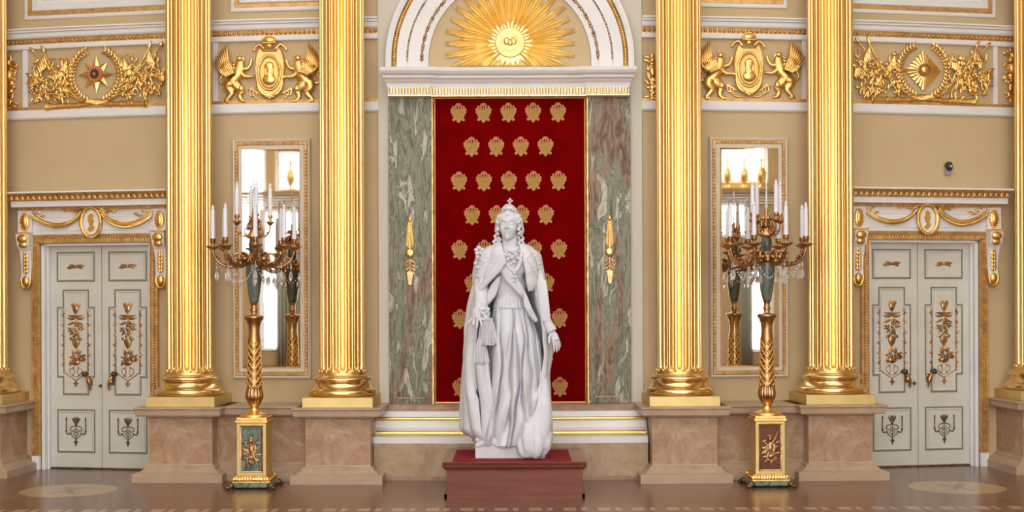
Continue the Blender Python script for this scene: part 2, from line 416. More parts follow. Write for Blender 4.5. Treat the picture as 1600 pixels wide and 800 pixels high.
# large panel frames above, of which only the lower edges show
def panel_frame(px0, px1, py, pym):
    mb = MB(); x0, x1, z0 = Xp(px0), Xp(px1), Zp(py, pym); z1 = z0+2.2
    mb.sweep([(x0, z0), (x1, z0), (x1, z1), (x0, z1)], [(0, 0), (0, .035), (-.02, .045), (-.045, .045), (-.05, .02), (-.11, .02), (-.12, .04), (-.20, .045), (-.21, .02), (-.25, .02), (-.26, .045), (-.29, .045), (-.30, .0)])
    g = MB(); g.sweep([(x0+.05, z0+.05), (x1-.05, z0+.05), (x1-.05, z1-.05), (x0+.05, z1-.05)], [(0, .02), (0, .03), (-.05, .03), (-.06, .02)])
    g.xf(lambda v: (v[0], v[1], v[2]))
    fillp = MB(); rect(fillp, x0+.28, x1-.28, 0, .012, z0+.28, z1-.28)
    return mb, g, fillp
a = MB(); g = MB(); c_ = MB()
for q in ((41, 296, 22, 150), (363, 530, 15, 423), (1066, 1231, 15, 1170), (1300, 1556, 28, 1443)):
    p = panel_frame(*q); a.join(p[0]); g.join(p[1]); c_.join(p[2])
def subdiv_warp(mb): return mb
trim(a, M['white']); trim(g, M['gilt_dull']); trim(c_, M['white'])

# ---------------------------------------------------------------- middle bay: stepped marble foot, rods, ledge
def dist_rect(mb, px0, px1, d0, d1, z0, z1): rect(mb, Xp(px0, d1), Xp(px1, d1), d0, d1, z0, z1)
ZB = Zp(692, 640, .6)
mb = MB(); rect(mb, Xp(583, .6), Xp(1012, .6), 0, .6, 0, ZB); trim(mb, M['marble_beige'])
mb = MB(); rect(mb, Xp(584, .6), Xp(1011, .6), 0, .61, 0.0, .05); trim(mb, M['marble_brown'])
mb = MB()
for i in range(4):
    x = Xp([690, 700, 909, 888][i], .6); 
x0, x1 = Xp(583, .55), Xp(1012, .55)
z680, z671, z657, z650, z640, z630 = Zp(680, 640, .5), Zp(671, 640, .4), Zp(657, 640, .35), Zp(650, 640, .3), Zp(641, 640, .25), Zp(631, 640, .2)
moulding(mb, x0, x1, [(0, ZB), (.58, ZB), (.58, z680-.01), (.5, z680), (.46, z680+.01), (.44, z671), (.36, z671+.03), (.34, z657), (.30, z657+.02), (.28, z650), (.24, z640), (0, z640)])
trim(mb, M['white'])
mb = MB(); moulding(mb, x0, x1, [(0, z640), (.25, z640), (.25, z630-.015), (.22, z630), (0, z630)]); trim(mb, M['marble_brown'])
for name, d, z, r in (('upper', .33, (z650+z657)/2, .026), ('lower', .49, (z671+z680)/2, .034)):
    mb = MB(); n = 40
    moulding(mb, x0+.02, x1-.02, [(d+r*math.cos(t*PI/6), z+r*math.sin(t*PI/6)) for t in range(12)])
    for k in (-1.06, -.32, .4, 1.06):
        moulding(mb, k-.012, k+.012, [(d+1.25*r*math.cos(t*PI/6), z+1.25*r*math.sin(t*PI/6)) for t in range(12)], 1)
    trim(mb, M['gold'])
# vertical marble joints/plaster steps of the middle bay
for sgn, pa, pb, mt, nm in ((-1, 608, 676, 'pil_l', 'left'), (1, 918, 986, 'pil_r', 'right')):
    fr = Fr((pa+pb)/2, .03); xa, xb = fr.lx(pa, .06), fr.lx(pb, .06)
    z0, z1 = fr.lz(631, (pa+pb)/2, .06), fr.lz(149, (pa+pb)/2, .06)
    t = at('marble_pilaster', 'flat green and brown veined marble pilaster on the %s of the crimson hanging' % nm, 'pilaster', fr)
    mb = MB(); mb.box(xa, xb, 0, -.06, z0, z1)
    obj('shaft', mb, M[mt], t, .006)
    mb = MB(); u0, u1 = xa+.11, xb-.11
    zt, zb = fr.lz(160, pa, .06), fr.lz(618, pa, .06)
    mb.sweep([(u0, zb), (u1, zb), (u1, zt), (u0, zt)], [(0, .06), (0, .068), (-.014, .068), (-.016, .06)])
    obj('panel_border', mb, M['gilt_dull'] if False else M[mt], t)
    mb = MB(); mb.box(xa+.1, xb-.1, -.06, -.072, zb-.03, zb-.012); obj('foot_line', mb, M['marble_beige'], t)
# crimson hanging with brocade emblems
fr = Fr(797.5, .03); t = at('wall_hanging', 'crimson silk wall panel with rows of golden double headed eagles, behind the statue', 'wall hanging', fr)
xa, xb = fr.lx(681, .04), fr.lx(914, .04); z0, z1 = fr.lz(628, 797, .04), fr.lz(154, 797, .04)
mb = MB(); mb.box(xa-.01, xb+.01, 0, -.035, z0-.01, z1+.01); obj('silk', mb, M['red'], t)
mb = MB(); R4 = [(xa, z0), (xb, z0), (xb, z1), (xa, z1)]
mb.sweep(R4, [(-.002, .03), (-.002, .05), (.008, .055), (.014, .045)]); obj('gilt_fillet', mb, M['gilt'], t)
mb = MB(); mb.sweep(R4, [(.014, .03), (.014, .05), (.03, .065), (.046, .065), (.046, 0)]); obj('frame', mb, M['bronze'], t)
def eagle(mb, me, x, z, s, y):
    """double headed eagle, s = height"""
    body = [(0, -.5), (.12, -.40), (.24, -.30), (.36, -.16), (.43, .0), (.43, .16), (.38, .28), (.28, .36), (.25, .22), (.21, .22), (.20, .38), (.11, .42), (.09, .18), (.05, .18), (.04, .36), (-.04, .36), (-.05, .18), (-.09, .18), (-.11, .42), (-.20, .38), (-.21, .22), (-.25, .22), (-.28, .36), (-.38, .28), (-.43, .16), (-.43, .0), (-.36, -.16), (-.24, -.30), (-.12, -.40)]
    body_ = [(0, -.5), (.10, -.36), (.26, -.26), (.34, -.05), (.40, .12), (.36, .24), (.26, .30), (.20, .12), (.13, .16), (.14, .30), (.06, .36), (.03, .12), (-.03, .12), (-.06, .36), (-.14, .30), (-.13, .16), (-.20, .12), (-.26, .30), (-.36, .24), (-.40, .12), (-.34, -.05), (-.26, -.26), (-.10, -.36)]
    mb.prism([(x+a*s*.82, z+b*s) for a, b in body], y, y-.004)
    for k in (-1, 1):
        for a, b, r in ((.38, .05, .07), (.40, .17, .06), (.30, .31, .05), (.28, -.33, .075), (.13, .38, .05), (.19, .33, .035)):
            me.prism([(x+(k*a*.86+r*math.cos(q*PI/5))*s, z+(b+r*math.sin(q*PI/5))*s) for q in range(10)], y, y-.006)
        me.prism([(x+k*.02*s, z-.5*s), (x+k*.09*s, z-.40*s), (x+k*.02*s, z-.34*s)], y, y-.006)
    me.prism([(x-.07*s, z+.36*s), (x+.07*s, z+.36*s), (x+.12*s, z+.5*s), (x+.04*s, z+.46*s), (x, z+.53*s), (x-.04*s, z+.46*s), (x-.12*s, z+.5*s)], y, y-.006)
e0 = None
for r_, y in enumerate((176, 229, 283, 336, 390, 443, 498, 551, 605)):
    for c in ((718.5, 757.5, 796.5, 835, 874) if r_ % 2 == 0 else (738.5, 777, 815.5, 854)):
        x, z = fr.pt(c, y, .04)
        if e0 is None:
            m1, m2 = MB(), MB(); eagle(m1, m2, 0, 0, .262, 0); e0 = obj('eagle_emblem', m1, M['emblem'], t); e1_ = obj('feather_edge', m2, M['emblem_pink'], e0); e1_['kind'] = 'stuff'; e0.location = (x, -.0345, z)
        else:
            q1 = e0.copy(); COL.objects.link(q1); q1.location = (x, -.0345, z); q2 = e1_.copy(); COL.objects.link(q2); q2.parent = q1

# entablature over the middle bay
fr = Fr(798, .03); t = at('entablature', 'white and gold cornice shelf above the crimson wall panel', 'cornice', fr)
def X_(p, dd): return fr.lx(p, dd, 130)
z = lambda y, dd=.2: fr.lz(y, 798, dd)
mb = MB()
def block(mb, p0, p1, d, y0, y1): mb.box(X_(p0, d), X_(p1, d), 0, -d, z(y0, d), z(y1, d))
def crown(mb, x0, x1, add):
    P = [(0, z(135)), (.16+add, z(135)), (.17+add, z(130)), (.21+add, z(126)), (.22+add, z(124)), (.26+add, z(123)), (.27+add, z(119)), (.31+add, z(117)), (.34+add, z(113)), (.35+add, z(108.5)), (.33+add, z(107.5)), (0, z(107.5))]
    rows = [[(x0-(d if d > .1 else .1)*.38+.06, -d, zz), (x1+(d if d > .1 else .1)*.38-.06, -d, zz)] for d, zz in P]
    mb.grid(rows, closed_v=True, smooth=False)
    mb.add([r[0] for r in rows], [tuple(range(len(P)))]); mb.add([r[1] for r in rows], [tuple(range(len(P)))[::-1]])
xo0, xo1, xi0, xi1 = X_(609, .16), X_(985, .16), X_(676, .12), X_(918, .12)
crown(mb, xo0, xi0, .04); crown(mb, xi1, xo1, .04); crown(mb, xi0, xi1, 0)
obj('cornice', mb, M['white'], t, .004)
mb = MB(); g = MB(); g2 = MB()
for a_, b_, d in ((xo0, xi0, .20), (xi0, xi1, .16), (xi1, xo1, .20)):
    mb.box(a_, b_, 0, -d, z(149), z(134.5)); n = max(6, round((b_-a_)/.078))
    for i in range(n):
        x = a_+(i+.5)*(b_-a_)/n
        g.tube([(x, -d-.004, z(146)), (x, -d-.004, z(137))], [.023, .025], 8, .6)
    n = round((b_-a_)/.05)
    for i in range(n):
        x = a_+(i+.5)*(b_-a_)/n
        g2.ell((x, -d-.085, z(121)), (.02, .02, .016), 6, 4)
    g2.box(a_, b_, -d, -d-.012, z(149.5), z(148.3)); g2.box(a_-.05, b_+.05, -d-.16, -d-.176, z(109.6), z(108.6))
obj('frieze', mb, M['white'], t); obj('flute_drop', g, M['gold'], t)['kind'] = 'stuff'
obj('bead_row', g2, M['gilt'], t)['kind'] = 'stuff'
# arch
fr = Fr(798, .03); fz = lambda y: fr.lz(y, 798)
cz = fz(96); u = fr.lx(799) - fr.lx(798)
zbase = fz(108)
def arc(r, n=64):
    pts = [(r*u*math.cos(PI*i/n), cz+r*u*math.sin(PI*i/n)) for i in range(n+1)]
    return [(r*u, zbase)]+pts+[(-r*u, zbase)]
def ring(mb, prof):
    rows = [[(x, -d, zz) for x, zz in arc(r)] for r, d in prof]; mb.grid(rows, smooth=False, flip=True)
t = at('arch_moulding', 'white round arch with gold bead bands above the cornice shelf', 'arch', fr)
mb = MB(); ring(mb, [(193, 0), (193, .13), (188, .14), (184, .12), (184, .05), (176, .05), (176, .11), (161, .09), (161, .07), (158, .07), (158, .09), (139, .07), (139, .05), (135.5, .05), (135.5, .07), (127, .05), (127, 0)]); obj('archivolt', mb, M['white'], t)
g = MB(); ring(g, [(184, .05), (183, .085), (180, .10), (177, .085), (176, .05)])
for i in range(150):
    a_ = PI*(i+.5)/150; g.ell((180*u*math.cos(a_), -.10, cz+180*u*math.sin(a_)), (.02, .016, .02), 6, 4)
obj('gold_band', g, M['gilt'], t)
for R_ in (159.5, 137):
    g = MB()
    for i in range(int(R_*.62)):
        a_ = PI*(i+.5)/int(R_*.62); g.ell((R_*u*math.cos(a_), -.078, cz+R_*u*math.sin(a_)), (.024 if i % 3 else .012, .016, .024 if i % 3 else .012), 6, 4)
    obj('bead_row', g, M['bronze'], t)['kind'] = 'stuff'
mb = MB(); P_ = arc(126.8); mb.add([(x, -.005, zz) for x, zz in P_], [tuple(range(len(P_)))]); obj('tympanum', mb, M['tan'], t)
# sunburst
fr = Fr(798.5, .035, Zp(68, 798, .035)); t = at('sunburst_relief', 'large gilded sunburst of rays under the round arch', 'relief', fr)
zlim = fr.lz(107, 798)
def ray(mb, a, L, w, y, h, fork=False, r0=14):
    c, s_ = math.cos(a), math.sin(a)
    if s_ < -.05: L = min(L, (zlim+.008)/s_/u)
    L *= u; r0 *= u; w *= u
    if L < r0: return
    nx, nz = -s_, c
    def q(r, o, d): return (c*r+nx*o, -d, s_*r+nz*o)
    w0 = w*.45
    if fork:
        vs = [q(r0, -w0/2, y), q(r0, 0, y+h), q(r0, w0/2, y), q(L*.93, -w/2, y), q(L*.93, 0, y+h), q(L*.93, w/2, y), q(L, -w/2, y), q(L*.955, 0, y+h*.5), q(L, w/2, y)]
        fs = [(0, 1, 4, 3), (1, 2, 5, 4), (3, 4, 7, 6), (4, 5, 8, 7)]
    else:
        vs = [q(r0, -w0/2, y), q(r0, 0, y+h), q(r0, w0/2, y), q(L*.9, -w/2, y), q(L*.9, 0, y+h), q(L*.9, w/2, y), q(L, 0, y)]
        fs = [(0, 1, 4, 3), (1, 2, 5, 4), (3, 4, 6), (4, 5, 6)]
    mb.add(vs, [f[::-1] for f in fs])
nr = 32
for k in range(nr):
    a = 2*PI*k/nr+PI/2
    if math.sin(a) < -.75: continue
    mb = MB()
    ray(mb, a, 102+2*(k % 2), 7.2, .022, .03, True)
    for da, L, w in ((.047, 92, 2.9), (-.047, 92, 2.9), (.092, 80, 2.8), (-.092, 80, 2.8)):
        ray(mb, a+da, L, w, .012, .016)
    obj('ray', mb, M['gold_plinth'] if False else M['sun'], t)
for k in range(10):
    mb = MB(); a = PI+PI*(k+.5)/10
    for da in (-.1, 0, .1): ray(mb, a+da, 60, 4, .015, .015)
    obj('ray', mb, M['gold_plinth'] if False else M['sun'], t)
mb = MB()
P_ = [(math.cos(2*PI*i/48)*(36 if i % 2 else 28)*u, math.sin(2*PI*i/48)*(36 if i % 2 else 28)*u) for i in range(48)]
mb.prism(P_, 0, -.03, 0); 
mb.xf(lambda v: v)
obj('glory', mb, M['sun'], t)
mb = MB()
mb.lathe([(.0, 0), (23*u, 0), (23*u, .03), (21.5*u, .045), (20*u, .03), (18*u, .03), (17*u, .04), (15.5*u, .03), (0.001, .035)], (0, 0, 0), 40, cap=False)
mb.xf(lambda v: (v[0], -.03-v[2], v[1]))
obj('disc', mb, M['sun'], t)
e1 = MB(); eagle(e1, e1, 0, 0, .20, -.062)
e1.ell((0, -.066, 0), (.04, .02, .045)); e1.ell((.045, -.064, .02), (.04, .015, .055)); e1.ell((-.045, -.064, .02), (.04, .015, .055)); obj('eagle', e1, M['gilt'], t)

# ---------------------------------------------------------------- pedestals, dado, columns
ZCAPB, ZCAPT, ZPL, ZTOR = .82, .936, 1.06, 1.33
def ped_prof():   # (extra half size, z) from floor up
    return [(.165, 0), (.165, .098), (.155, .106), (.105, .12), (.062, .15), (.052, .16), (.04, .162), (.04, .192), (.03, .198), (.005, .202), (0, .22)], [(0, ZCAPB-.03), (.02, ZCAPB-.02), (.03, ZCAPB), (.12, ZCAPB+.005), (.13, ZCAPB+.02), (.135, ZCAPT-.035), (.15, ZCAPT-.02), (.15, ZCAPT-.005), (.14, ZCAPT), (.02, ZCAPT)]
def square_loft(mb, prof, hx, y0, y1):
    rows = [[(-hx-e, y1, z), (-hx-e, y0-e, z), (hx+e, y0-e, z), (hx+e, y1, z)] for e, z in prof]
    mb.grid(rows, closed_u=True, smooth=False)
    mb.add(rows[0], [(3, 2, 1, 0)]); mb.add(rows[-1], [(0, 1, 2, 3)])
cols = [(-24, 'leftmost'), (296, 'second from left'), (535, 'third from left'), (1061.5, 'fourth from left'), (1298, 'fifth from left'), (1622, 'rightmost')]
wh = ['cut by the left edge of the view', 'between the left door and the left candelabrum', 'just left of the veined marble pilaster',
      'just right of the veined marble pilaster', 'between the right candelabrum and the right door', 'cut by the right edge of the view']
base_, cap_ = ped_prof()
die_hx, dfr, cd = .405, .86, .45
ped0 = col0 = None
def flute(a, z):
    k = (a*20/(2*PI)) % 1.0; q = abs(k-.5)*2      # 0 mid, 1 edge
    if z < .07 or z > 7.2: return 1.0
    g = .012*(q-.62)/.38 if q > .62 else -.13*math.sqrt(max(0, 1-(q/.62)**2))
    if q > .56: g = -.022*((1-q)/.44)**2
    else: g = -.022-.15*math.sqrt(max(0, 1-(q/.56)**2))
    tt = min(1, (z-.07)/.05)
    return 1+g*math.sqrt(max(0, 1-(1-tt)**2))
for i, (px, wname) in enumerate(cols):
    fr = Fr(px, cd); rz = fr.a*.3
    lp = 'pink marble pedestal under the gold column ' + wh[i]; lc = 'tall fluted gold column ' + wh[i]
    if not ped0:
        r = thing('pedestal', lp, 'pedestal', (fr.loc[0], fr.loc[1], 0), rz); ped0 = r
        mb = MB(); square_loft(mb, base_, die_hx, -(dfr-cd), cd-.03); obj('base', mb, M['marble_cap'], r)
        mb = MB(); mb.box(-die_hx, die_hx, -(dfr-cd), cd-.03, .22, ZCAPB-.03); obj('die', mb, M['marble_pink'], r)
        mb = MB(); square_loft(mb, cap_, die_hx, -(dfr-cd), cd-.03); obj('cap', mb, M['marble_cap'], r)
        r = thing('fluted_column', lc, 'column', (fr.loc[0], fr.loc[1], ZCAPT), rz); col0 = r
        mb = MB(); mb.box(-.44, .44, -.44, .44, 0, ZPL-ZCAPT); obj('plinth', mb, M['gold_plinth'], r, .004)
        h = ZPL-ZCAPT; mb = MB()
        pr = [(.40, h), (.425, h+.012), (.435, h+.035), (.435, h+.055), (.42, h+.085), (.40, h+.09), (.39, h+.10), (.385, h+.105), (.372, h+.12), (.352, h+.145), (.347, h+.165), (.355, h+.178), (.362, h+.185), (.368, h+.188), (.380, h+.20), (.382, h+.22), (.372, h+.238), (.352, h+.243), (.35, h+.25), (.335, h+.262), (.30, h+.268)]
        mb.lathe(pr, n=72); obj('base', mb, M['gold_base'], r)
        mb = MB(); zs = [0, .03, .065, .075, .085, .1, .125, .3, 1, 2, 3, 4, 5, 6, 7.1, 7.25, 7.3]
        rows = [[(.292*(1-.012*z/7.3)*flute(2*PI*k/400, z)*math.cos(2*PI*k/400), .292*(1-.012*z/7.3)*flute(2*PI*k/400, z)*math.sin(2*PI*k/400), h+.262+z) for k in range(400)] for z in zs]
        rows[0] = [(x*1.05, y*1.05, z) for x, y, z in rows[0]]
        mb.grid(rows, closed_u=True, smooth=True); obj('shaft', mb, M['gold_col'], r)
        mb = MB()
        for k in range(20):
            a = 2*PI*k/20; mb.ell((.292*math.cos(a), .292*math.sin(a), h+.315), (.017, .017, .02), 8, 6)
        obj('flute_bead', mb, M['gold_col'], r)['kind'] = 'stuff'
        mb = MB(); mb.lathe([(.29, 7.55), (.34, 7.6), (.36, 7.66), (.45, 7.8), (.45, 7.85), (.3, 8.05)], n=48); obj('capital', mb, M['gold_col'], r)
    else:
        dup(ped0, (fr.loc[0], fr.loc[1], 0), rz, lp); dup(col0, (fr.loc[0], fr.loc[1], ZCAPT), rz, lc)
# dado between the pedestals
for px0, px1, side in ((296, 535, 'left'), (1061.5, 1298, 'right')):
    x0 = Fr(px0, cd).loc[0]+die_hx-.02; x1 = Fr(px1, cd).loc[0]-die_hx+.02; dd = .60
    b_, c_ = ped_prof(); mb = MB()
    rows = [[(x0+(x1-x0)*k/4, -(dd+e), z) for k in range(5)] for e, z in ([(-dd, 0)]+b_[:]+[(-dd, .22)])]
    mb.grid(rows, closed_v=True, smooth=False); 
    rows = [[(x0+(x1-x0)*k/4, -(dd+e), z) for k in range(5)] for e, z in ([(-dd, ZCAPB-.03)]+c_[:]+[(-dd, ZCAPT)])]
    mb.grid(rows, closed_v=True, smooth=False); trim(mb, M['marble_cap'])
    mb = MB(); rect(mb, x0, x1, 0, dd, .22, ZCAPB-.03); trim(mb, M['marble_pink'])
# ---------------------------------------------------------------- doors
def steps(x0, x1, z0, z1, dx, dz):
    return [(x0+dx, z0), (x1-dx, z0), (x1-dx, z0+dz), (x1, z0+dz), (x1, z1-dz), (x1-dx, z1-dz), (x1-dx, z1), (x0+dx, z1), (x0+dx, z1-dz), (x0, z1-dz), (x0, z0+dz), (x0+dx, z0+dz)]
def bronze_lace(mb, x, z0, z1, y):
    """tall hanging trophy: feather helmet, tray, basket, vase, basket, lace drop, side chains"""
    H = z1-z0; zz = lambda t: z1-H*t; k = H/1.0
    # helmet with plume
    for a in (-.5, -.2, .15, .45): mb.leaf((x, zz(.10)), PI/2+a, .09*k, .045*k, y, .012, .5*(1 if a > 0 else -1))
    mb.ell((x, y-.006, zz(.09)), (.035*k, .014, .045*k), 10, 6); mb.ell((x, y-.004, zz(.13)), (.02*k, .01, .02*k), 8, 5)
    # tray
    mb.prism([(x-.10*k, zz(.16)), (x+.10*k, zz(.16)), (x+.05*k, zz(.185)), (x, zz(.20)), (x-.05*k, zz(.185))], y, y-.012)
    for s in (-1, 1):
        mb.leaf((x+s*.01, zz(.20)), PI/2-s*1.9, .10*k, .03*k, y, .01, s*.9); mb.leaf((x+s*.02*k, zz(.24)), -PI/2+s*.9, .09*k, .03*k, y, .01, s*.6)
    def cluster(cz, rx, rz, n, sd):
        R_ = random.Random(sd)
        for i in range(n):
            a = R_.uniform(0, 2*PI); q = R_.uniform(0, 1)**.6
            mb.ell((x+rx*q*math.cos(a), y-.008-.008*R_.random(), cz+rz*q*math.sin(a)), (.018*k, .012, .018*k), 6, 4)
            mb.leaf((x+rx*q*math.cos(a), cz+rz*q*math.sin(a)), a, .05*k, .02*k, y-.004, .008)
    cluster(zz(.33), .062*k, .075*k, 14, 3)
    mb.lathe([(.012*k, -.11*k), (.022*k, -.09*k), (.045*k, -.05*k), (.052*k, 0), (.05*k, .02*k)], (x, y+.01, zz(.45)), 12, sy=.5)
    for s in (-1, 1): mb.ell((x+s*.045*k, y-.01, zz(.435)), (.03*k, .012, .02*k), 8, 5)
    mb.tube([(x, y-.004, zz(.55)), (x, y-.004, zz(.59))], .006*k, 6)
    cluster(zz(.66), .085*k, .07*k, 20, 5); mb.ell((x, y-.008, zz(.71)), (.05*k, .015, .035*k), 10, 6)
    # open lace bottom
    for s in (-1, 1):
        mb.tube([(x+s*.02*k, y-.003, zz(.77)), (x+s*.07*k, y-.003, zz(.79)), (x+s*.06*k, y-.003, zz(.84)), (x+s*.01, y-.003, zz(.88))], .005*k, 5, smooth_path=3)
        mb.tube([(x+s*.14*k, y-.003, zz(.82)), (x+s*.09*k, y-.003, zz(.86)), (x+s*.03*k, y-.003, zz(.90)), (x, y-.003, zz(.92))], .005*k, 5, smooth_path=3)
        mb.tube([(x+s*.035*k, y-.003, zz(.76)), (x+s*.02*k, y-.003, zz(.83)), (x+s*.05*k, y-.003, zz(.87))], .005*k, 5, smooth_path=3)
        # side chains
        mb.tube([(x+s*.145*k, y-.003, zz(.12)), (x+s*.145*k, y-.003, zz(.83))], .004*k, 5)
        for i in range(19):
            mb.ell((x+s*.145*k, y-.004, zz(.14+.69*i/18)), (.013*k, .008, (.022 if i % 2 else .013)*k), 6, 4)
            if i % 3 == 1: mb.leaf((x+s*.145*k, zz(.14+.69*i/18)), PI/2-s*.9, .04*k, .02*k, y, .006)
        mb.ell((x+s*.145*k, y-.006, zz(.135)), (.013*k, .01, .03*k), 6, 4)
    mb.prism([(x, zz(1.0)), (x+.014*k, zz(.965)), (x+.035*k, zz(.955)), (x+.012*k, zz(.945)), (x, zz(.91)), (x-.012*k, zz(.945)), (x-.035*k, zz(.955)), (x-.014*k, zz(.965))], y, y-.012)
def bronze_candelabra(mb, x, z0, z1, y):
    H = z1-z0; zz = lambda t: z1-H*t; k = H
    for a in (-.6, -.2, .2, .6): mb.leaf((x, zz(.25)), PI/2+a, .24*k, .10*k, y, .012)
    mb.ell((x, y-.006, zz(.27)), (.05*k, .012, .06*k), 8, 5)
    for s in (-1, 1):
        mb.tube([(x+s*.33*k, y-.004, zz(.12)), (x+s*.33*k, y-.004, zz(.52)), (x+s*.27*k, y-.004, zz(.60)), (x+s*.16*k, y-.004, zz(.56))], [.02*k]*4, 6, smooth_path=3)
        mb.ell((x+s*.33*k, y-.006, zz(.10)), (.03*k, .01, .06*k), 8, 5); mb.ell((x+s*.33*k, y-.006, zz(.5)), (.04*k, .01, .035*k), 8, 5)
        mb.tube([(x+s*.03*k, y-.004, zz(.34)), (x+s*.16*k, y-.004, zz(.36)), (x+s*.20*k, y-.004, zz(.47)), (x+s*.08*k, y-.004, zz(.50)), (x+s*.04*k, y-.004, zz(.42))], .014*k, 6, smooth_path=3)
        mb.tube([(x+s*.20*k, y-.004, zz(.55)), (x+s*.12*k, y-.004, zz(.68)), (x, y-.004, zz(.76))], .013*k, 6, smooth_path=3)
        mb.tube([(x+s*.02*k, y-.004, zz(.52)), (x+s*.09*k, y-.004, zz(.60)), (x, y-.004, zz(.68))], .012*k, 6, smooth_path=3)
    mb.tube([(x, y-.004, zz(.3)), (x, y-.004, zz(.8))], .012*k, 6)
    mb.prism([(x, zz(1.0)), (x+.03*k, zz(.90)), (x+.075*k, zz(.86)), (x+.03*k, zz(.83)), (x, zz(.75)), (x-.03*k, zz(.83)), (x-.075*k, zz(.86)), (x-.03*k, zz(.90))], y, y-.014)
def bow(mb, x, z, w, y):
    for s in (-1, 1):
        mb.leaf((x, z), 0 if s > 0 else PI, w*.5, w*.17, y, .014, .25); mb.leaf((x, z+.005), (0.25 if s > 0 else PI-.25), w*.36, w*.12, y-.004, .012)
        mb.leaf((x+s*w*.15, z-.01), (-.3 if s > 0 else PI+.3), w*.26, w*.1, y-.003, .012)
    mb.ell((x, y-.01, z), (w*.09, .014, w*.07), 8, 5)
def make_door(n, fr, s, seam):
    """s: -1 left door, 1 right door (perspective offsets differ)"""
    LD = -.17
    t = struct(bpy.data.objects.new('door_%d' % n, None)); COL.objects.link(t); t.location = fr.loc; t.rotation_euler = (0, 0, fr.a); t.scale = (1.05, 1, 1)
    pxc = {1: 148.5, 2: 1442.5}[n]
    z = lambda y: fr.lz(y, pxc, LD)
    off = 0 if n == 1 else 4.8            # the right door stands a little lower in the view
    zt = DH-.005
    b = MB(); 
    for sx in (-1, 1):       # jamb linings
        b.box(sx*.765, sx*.72, .02-0, .26, 0, zt); b.box(sx*.72, sx*.705, .10, .26, 0, zt)
    b.box(-.765, .765, .02, .26, zt-.03, zt); obj('jamb', b, M['white'], t)
    for sx in (-1, 1):
        lo, hi = (-.705, -.004) if sx < 0 else (.004, .705)
        b = MB(); b.box(lo, hi, .17, .225, .02, zt-.03); lf = obj('leaf', b, M['door'], t, .003)
        c = sx*.361
        G = MB(); R_ = MB()
        hw = .257
        for k, (ya, yb) in enumerate(((434.5, 390), (612, 449), (702.5, 636.5))):
            za, zb = z(ya+off), z(yb+off)
            P = [(c-hw, za), (c+hw, za), (c+hw, zb), (c-hw, zb)] if k != 1 else steps(c-hw, c+hw, za, zb, .082, .235)
            G.sweep(P, [(.011, -.17), (.006, -.164), (-.005, -.164), (-.010, -.17)])
            R_.sweep(P, [(-.010, -.17), (-.018, -.158), (-.026, -.158), (-.036, -.168), (-.036, -.17)])
        obj('panel_groove', G, M['line'], lf); obj('panel_moulding', R_, M['door'], lf)
        mb = MB(); bow(mb, c, z(412+off), .26, .168); obj('bow_ornament', mb, M['bronze'], lf)
        mb = MB(); bronze_lace(mb, c, z(601+off), z(466+off), .168); obj('hanging_ornament', mb, M['bronze'], lf)
        mb = MB(); bronze_candelabra(mb, c, z(693+off), z(646+off), .168); obj('candelabrum_ornament', mb, M['dark_bronze'], lf)
        # handle: knob above a scrolled lever
        hx = sx*.145+(-.015 if sx < 0 else .0); hz = z(590+off); hb = MB()
        hb.lathe([(.0, 0), (.03, 0), (.034, .03), (.02, .05), (.0, .05)], (0, 0, 0), 14, cap=False); hb.xf(lambda v: (v[0]+hx+sx*.05, .17-v[2], v[1]+hz+.09))
        hb.ell((hx+sx*.05, .105, hz+.09), (.038, .038, .038), 12, 8)
        h = obj('handle', hb, M['dark_bronze'], lf)
        hb = MB(); hb.prism([(hx-.035, hz-.06), (hx+.035, hz-.06), (hx+.045, hz+.02), (hx+.03, hz+.05), (hx-.03, hz+.05), (hx-.045, hz+.02)], .17, .14, .008)
        hb.tube([(hx+sx*.03, .12, hz+.07), (hx, .11, hz+.02), (hx-sx*.02, .11, hz-.03), (hx-sx*.025, .12, hz-.13)], [.014, .022, .02, .009], 8, smooth_path=3)
        hb.ell((hx-sx*.0, .115, hz-.01), (.032, .02, .042), 10, 6); obj('escutcheon', hb, M['bronze'], lf)
    b = MB(); b.ell((-.012 if n == 1 else -.06, .15, z(598+off)), (.022, .03, .022), 10, 6); obj('lock_knob', b, M['dark_bronze'], t)
    b = MB(); b.box(-.705, .705, .14, .24, 0, .02); obj('threshold', b, M['dark_bronze'], t)
    b = MB(); b.box(-.705, .705, .24, .26, .0, zt-.02); obj('backing', b, M['door'], t)
    # surround
    u = fr.lx(pxc+1)-fr.lx(pxc); S_ = at('door_surround', ('white and gilt door surround with garlands over the %s double door' % ('left' if n == 1 else 'right')), 'door surround', fr); S_.scale = (1.05, 1, 1)
    zz = lambda y, d=.05: fr.lz(y+(0 if n == 1 else 4.8), pxc, d)
    xo = .868
    b = MB()
    for sx in (-1, 1): b.box(sx*.765, sx*(xo-.03), 0, -.03, .19, DH+.02)
    b.box(-xo+.03, xo-.03, 0, -.03, DH, zz(361)); obj('architrave', b, M['gilt_dull'], S_)
    b = MB(); q = [(-xo, .19), (-xo, zz(361.5)), (xo, zz(361.5)), (xo, .19)]
    for sx in (-1, 1):
        b.box(sx*(xo-.03), sx*xo, 0, -.045, .19, zz(361.5))
        for i in range(int((DH-.2)/.038)): b.ell((sx*(xo-.05), -.04, .2+.038*i), (.016, .014, .014), 6, 4); b.leaf((sx*.80, .2+.038*i), PI/2+sx*.9, .045, .02, -.03, .008)
        b.box(sx*.765, sx*.775, -.03, -.05, .19, DH)
    b.box(-xo, xo, 0, -.05, zz(363.5), zz(361))
    for i in range(46): b.ell((-.85+1.7*i/45, -.045, zz(366.5)), (.016, .016, .016), 6, 4); b.leaf((-.85+1.7*i/45, zz(371)), PI/2, .05, .03, -.03, .01)
